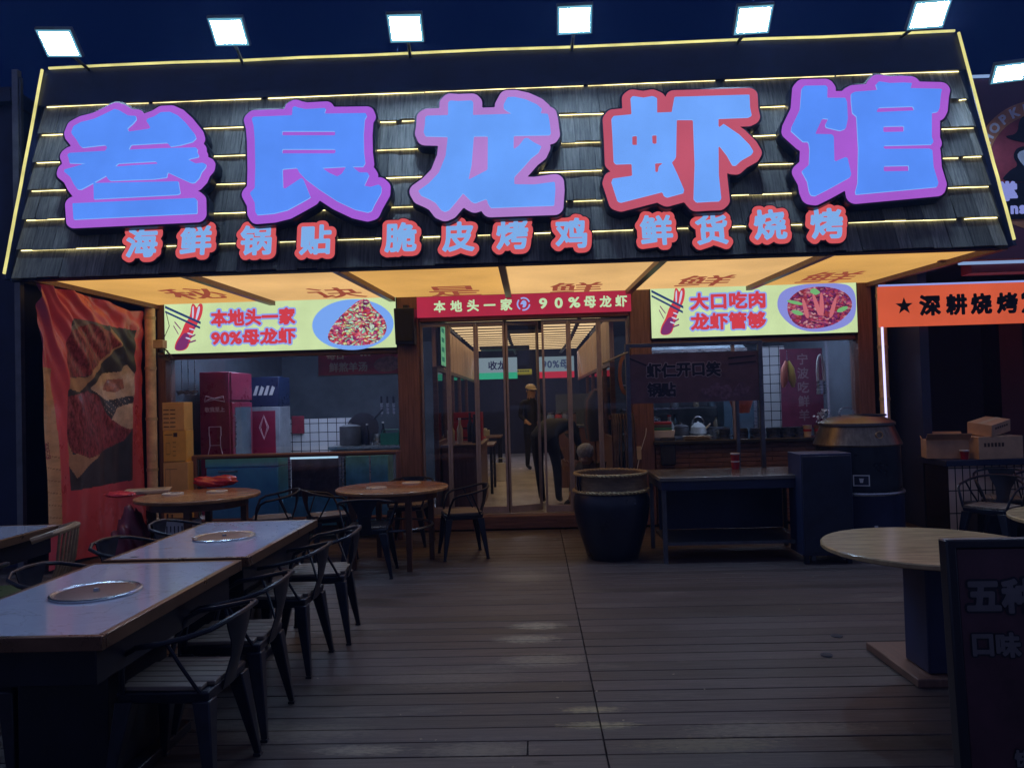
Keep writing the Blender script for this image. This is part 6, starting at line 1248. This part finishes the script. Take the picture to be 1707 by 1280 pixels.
for i, ch in enumerate('SHOPKEEPER'): a = math.radians(163-i*12.4); put_text(q, ch, mx((Rm*math.cos(a), .0065, Rm*math.sin(a)), (math.sin(a), 0, -math.cos(a)), (math.cos(a), 0, math.sin(a))), h=.105, z=.001, bold=.05)
q.build('emblem_lettering', mat('ring_letters', (.85, .75, .85, 1), .5), t)
q = MB(); z = lambda px, py: ((px-1735)*k, (278-py)*k)
q.prism(blob([z(1676, 228), z(1700, 226), z(1704, 200), z(1716, 194), z(1735, 198), z(1756, 194), z(1768, 200), z(1772, 226), z(1796, 228), z(1775, 238), z(1735, 243), z(1698, 238)], 2), Mz, .003, .006)
q.prism(blob([z(1666, 306), z(1684, 285), z(1700, 278), z(1690, 262), z(1700, 245), z(1735, 248), z(1770, 245), z(1780, 262), z(1772, 278), z(1790, 285), z(1806, 306)], 2), Mz, .003, .006); q.build('emblem_figure', M_black, t)
q = MB(); q.prism(blob([z(1693, 254), z(1735, 250), z(1777, 254), z(1760, 285), z(1735, 296), z(1708, 282)], 2), Mz, .007, .009); q.build('emblem_face', mat('emblem_white', (.7, .72, .85, 1), .5), t)
q = MB(); q.box((1655-1735)*k, 3, -.002, .0085, (278-366)*k, (278-306)*k); q.build('name_band', M_black, t)
q = MB(); mb_ = lambda px, py: mx(((px-1735)*k, -.003, (278-py)*k), (1, 0, 0), (0, 0, 1))
put_text(q, '掌', mb_(1679, 320), h=.21, bold=.06); put_text(q, '柜', mb_(1728, 318), h=.21, bold=.06); put_text(q, 'nsp', mb_(1702, 351), h=.125, bold=.06); q.build('name_lettering', emit('neighbour_letters', rgb(140, 150, 225), .8, sample=False), t)
floodlight(1683, 122, 'floodlight lit over the neighbouring fascia board', None, -.25, (.24, .15), 'floodlight next door', 7.4, False)
# tiled counter with cartons
t = thing('tiled_counter', 'cream tiled counter with dark grout outside the neighbouring shop', 'counter', (4.36, 8.15, 0))
q = MB(); q.box(0, 1.6, .0, .5, .0, .735); q.build('tiled_front', tile_mat('cream_tile', (.80, .62, .52, 1), (.012, .012, .02, 1), 13, 4.2), t)
q = MB(); q.box(-.03, 1.65, -.03, .55, .736, .80); q.build('top', M_navy, t, bevel=.006)
M_card = mat('brown_carton', (.55, .35, .22, 1), .6, var=.15)
def carton2(label, px, py, Y, w, d_, h, z, rz, open_):
    t = thing('cardboard_box', label, 'box', (W(px, py, Y).x, Y, z), rz); q = MB(); q.box(-w/2, w/2, -d_/2, d_/2, 0, h); q.build('box_body', M_card, t, bevel=.004)
    q = MB()
    if open_:
        for s in (-1, 1): q = MB(); q.add([(-w/2, s*d_/2, h), (w/2, s*d_/2, h), (w/2, s*(d_/2+.10), h+.07), (-w/2, s*(d_/2+.10), h+.07), (-w/2, s*d_/2, h+.006), (w/2, s*d_/2, h+.006), (w/2, s*(d_/2+.10), h+.076), (-w/2, s*(d_/2+.10), h+.076)], [(0, 1, 2, 3), (7, 6, 5, 4), (0, 4, 5, 1), (1, 5, 6, 2), (2, 6, 7, 3), (3, 7, 4, 0)]); q.build('flap', M_card, t)
    else:
        q.box(-w/2-.001, w/2+.001, -.025, .025, h, h+.002); q.build('tape', M_cream, t)
        q = MB()
        for j in range(6): q.box(-w/2+.06+.04*j, -w/2+.085+.04*j, -d_/2-.002, -d_/2-.0005, h*.55, h*.72)
        q.build('print', M_ink, t)
    return t
carton2('printed brown cardboard box standing on the tiled counter', 1650, 760, 8.3, .50, .34, .24, .801, .12, False)
c = carton2('small brown cardboard box tipped on top of the printed box', 1648, 712, 8.3, .34, .26, .13, 1.075, .45, False); c.rotation_euler = (.12, -.16, .5)
carton2('flat open cardboard box in the shade at the end of the tiled counter', 1575, 740, 8.45, .42, .3, .2, .801, -.3, True)
t = thing('paper_cup', 'small red paper cup in front of the printed cardboard box', 'cup', (W(1608, 762, 8.2).x, 8.2, .801)); q = MB(); q.lathe([(.035, 0), (.045, .09), (.048, .094), (.043, .094), (.038, .07)], n=20); q.build('cup', M_red, t, smooth=True); q = MB(); q.lathe([(.0458, .085), (.0485, .097), (.045, .1)], n=20); q.build('rim', M_white, t)
bottle('dark soy bottle at the back of the tiled counter', W(1600, 745, 8.5).x, 8.5, .801, .04, .26, M_black, M_white)
seat(4.28, 7.25, 2.2, 'black armchair in front of the tiled counter, its hoop catching light'); seat(4.62, 6.75, 2.5, 'black armchair nearest the pale table at the edge of view'); seat(4.95, 7.45, 2.9, 'black armchair under the person in blue')
seat(4.95, 6.75, 1.2, 'black armchair turned sideways beyond the second pale table'); seat(4.72, 7.78, 2.7, 'black armchair pushed against the tiled counter')
for o in list(bpy.data.objects):
    if o.name == 'pedestal_table': t2 = dup(o, (3.47, 4.70, 0), .3, 'second round pale wood table, just entering at the edge of view')
t = thing('shop_bag', 'dark equipment case standing against the tiled counter', 'case', (4.75, 7.95, 0)); q = MB(); q.box(-.28, .28, -.14, .14, .0, .38); q.build('case_body', M_dark, t, bevel=.02); q = MB(); q.tube([(-.1, 0, .38), (-.08, 0, .43), (.08, 0, .43), (.1, 0, .38)], .01, 6); q.build('handle', M_steel, t); q = MB(); q.box(-.2, -.05, -.143, -.1405, .26, .275); q.build('badge', M_steel, t)
M_jack = mat('blue_jacket', (.02, .07, .28, 1), .6, var=.25)
SITR = dict(SIT); SITR.update(chest=(.0, .12, .80), neck=(.0, .22, .95), head=(.0, .30, 1.05), shl=(-.18, .14, .90), shr=(.18, .14, .90), ell=(-.26, .34, .74), elr=(.24, .3, .66), wrl=(-.10, .50, .66), wrr=(.14, .5, .62))
person('person in a blue jacket leaning forward on a chair at the edge of view', (5.17, 7.38, .0), -.15, SITR, cols(M_jack, M_trou), ('hair', M_hair, True), 1.05)
# ------------------------------------------------------------------ dark building on the left
lb = thing('dark_building', 'unlit dark building standing left of the red banner', 'building', (-8.5, 9.5, 0))
q = MB(); q.box(-3.2, 3.2, -1.9, 4, 0, 4.75); q.build('wall', M_navy, lb)
q = MB(); q.box(-3.3, 3.25, -2.0, 4.1, 4.751, 4.9); q.build('roof', M_navy, lb)
q = MB(); q.box(1.2, 2.4, -1.94, -1.905, 0, 2.3); q.build('door', M_dark, lb, bevel=.01)
p = W(28, 170, 7.5); t = thing('metal_post', 'thin pale metal post beside the left end of the sign roof', 'post', (p.x, 7.5, 0)); q = MB(); q.box(-.03, .03, -.03, .03, 0, W(28, 118, 7.5).z); q.build('post', mat('pale_metal', (.20, .21, .23, 1), .4, .5), t); q = MB(); q.box(.04, .055, -.02, .02, 2.9, W(36, 130, 7.5).z); q.build('side_rod', M_worn, t)
# ------------------------------------------------------------------ thin blue haze added to lift the darks and suggest lens glow
q = MB(); q.box(-14, 14, -3.2, 22, -1.4, 5.75)
hz = tag(q.build('haze', None), kind='stuff'); hm = bpy.data.materials.new('haze'); hm.use_nodes = True; hn = hm.node_tree; hn.nodes.remove(hn.nodes['Principled BSDF'])
pv = hn.nodes.new('ShaderNodeVolumePrincipled'); pv.inputs['Color'].default_value = (.28, .48, 1, 1); pv.inputs['Density'].default_value = .0022; pv.inputs['Anisotropy'].default_value = .5
hn.links.new(pv.outputs[0], hn.nodes['Material Output'].inputs['Volume']); hz.data.materials.clear(); hz.data.materials.append(hm)
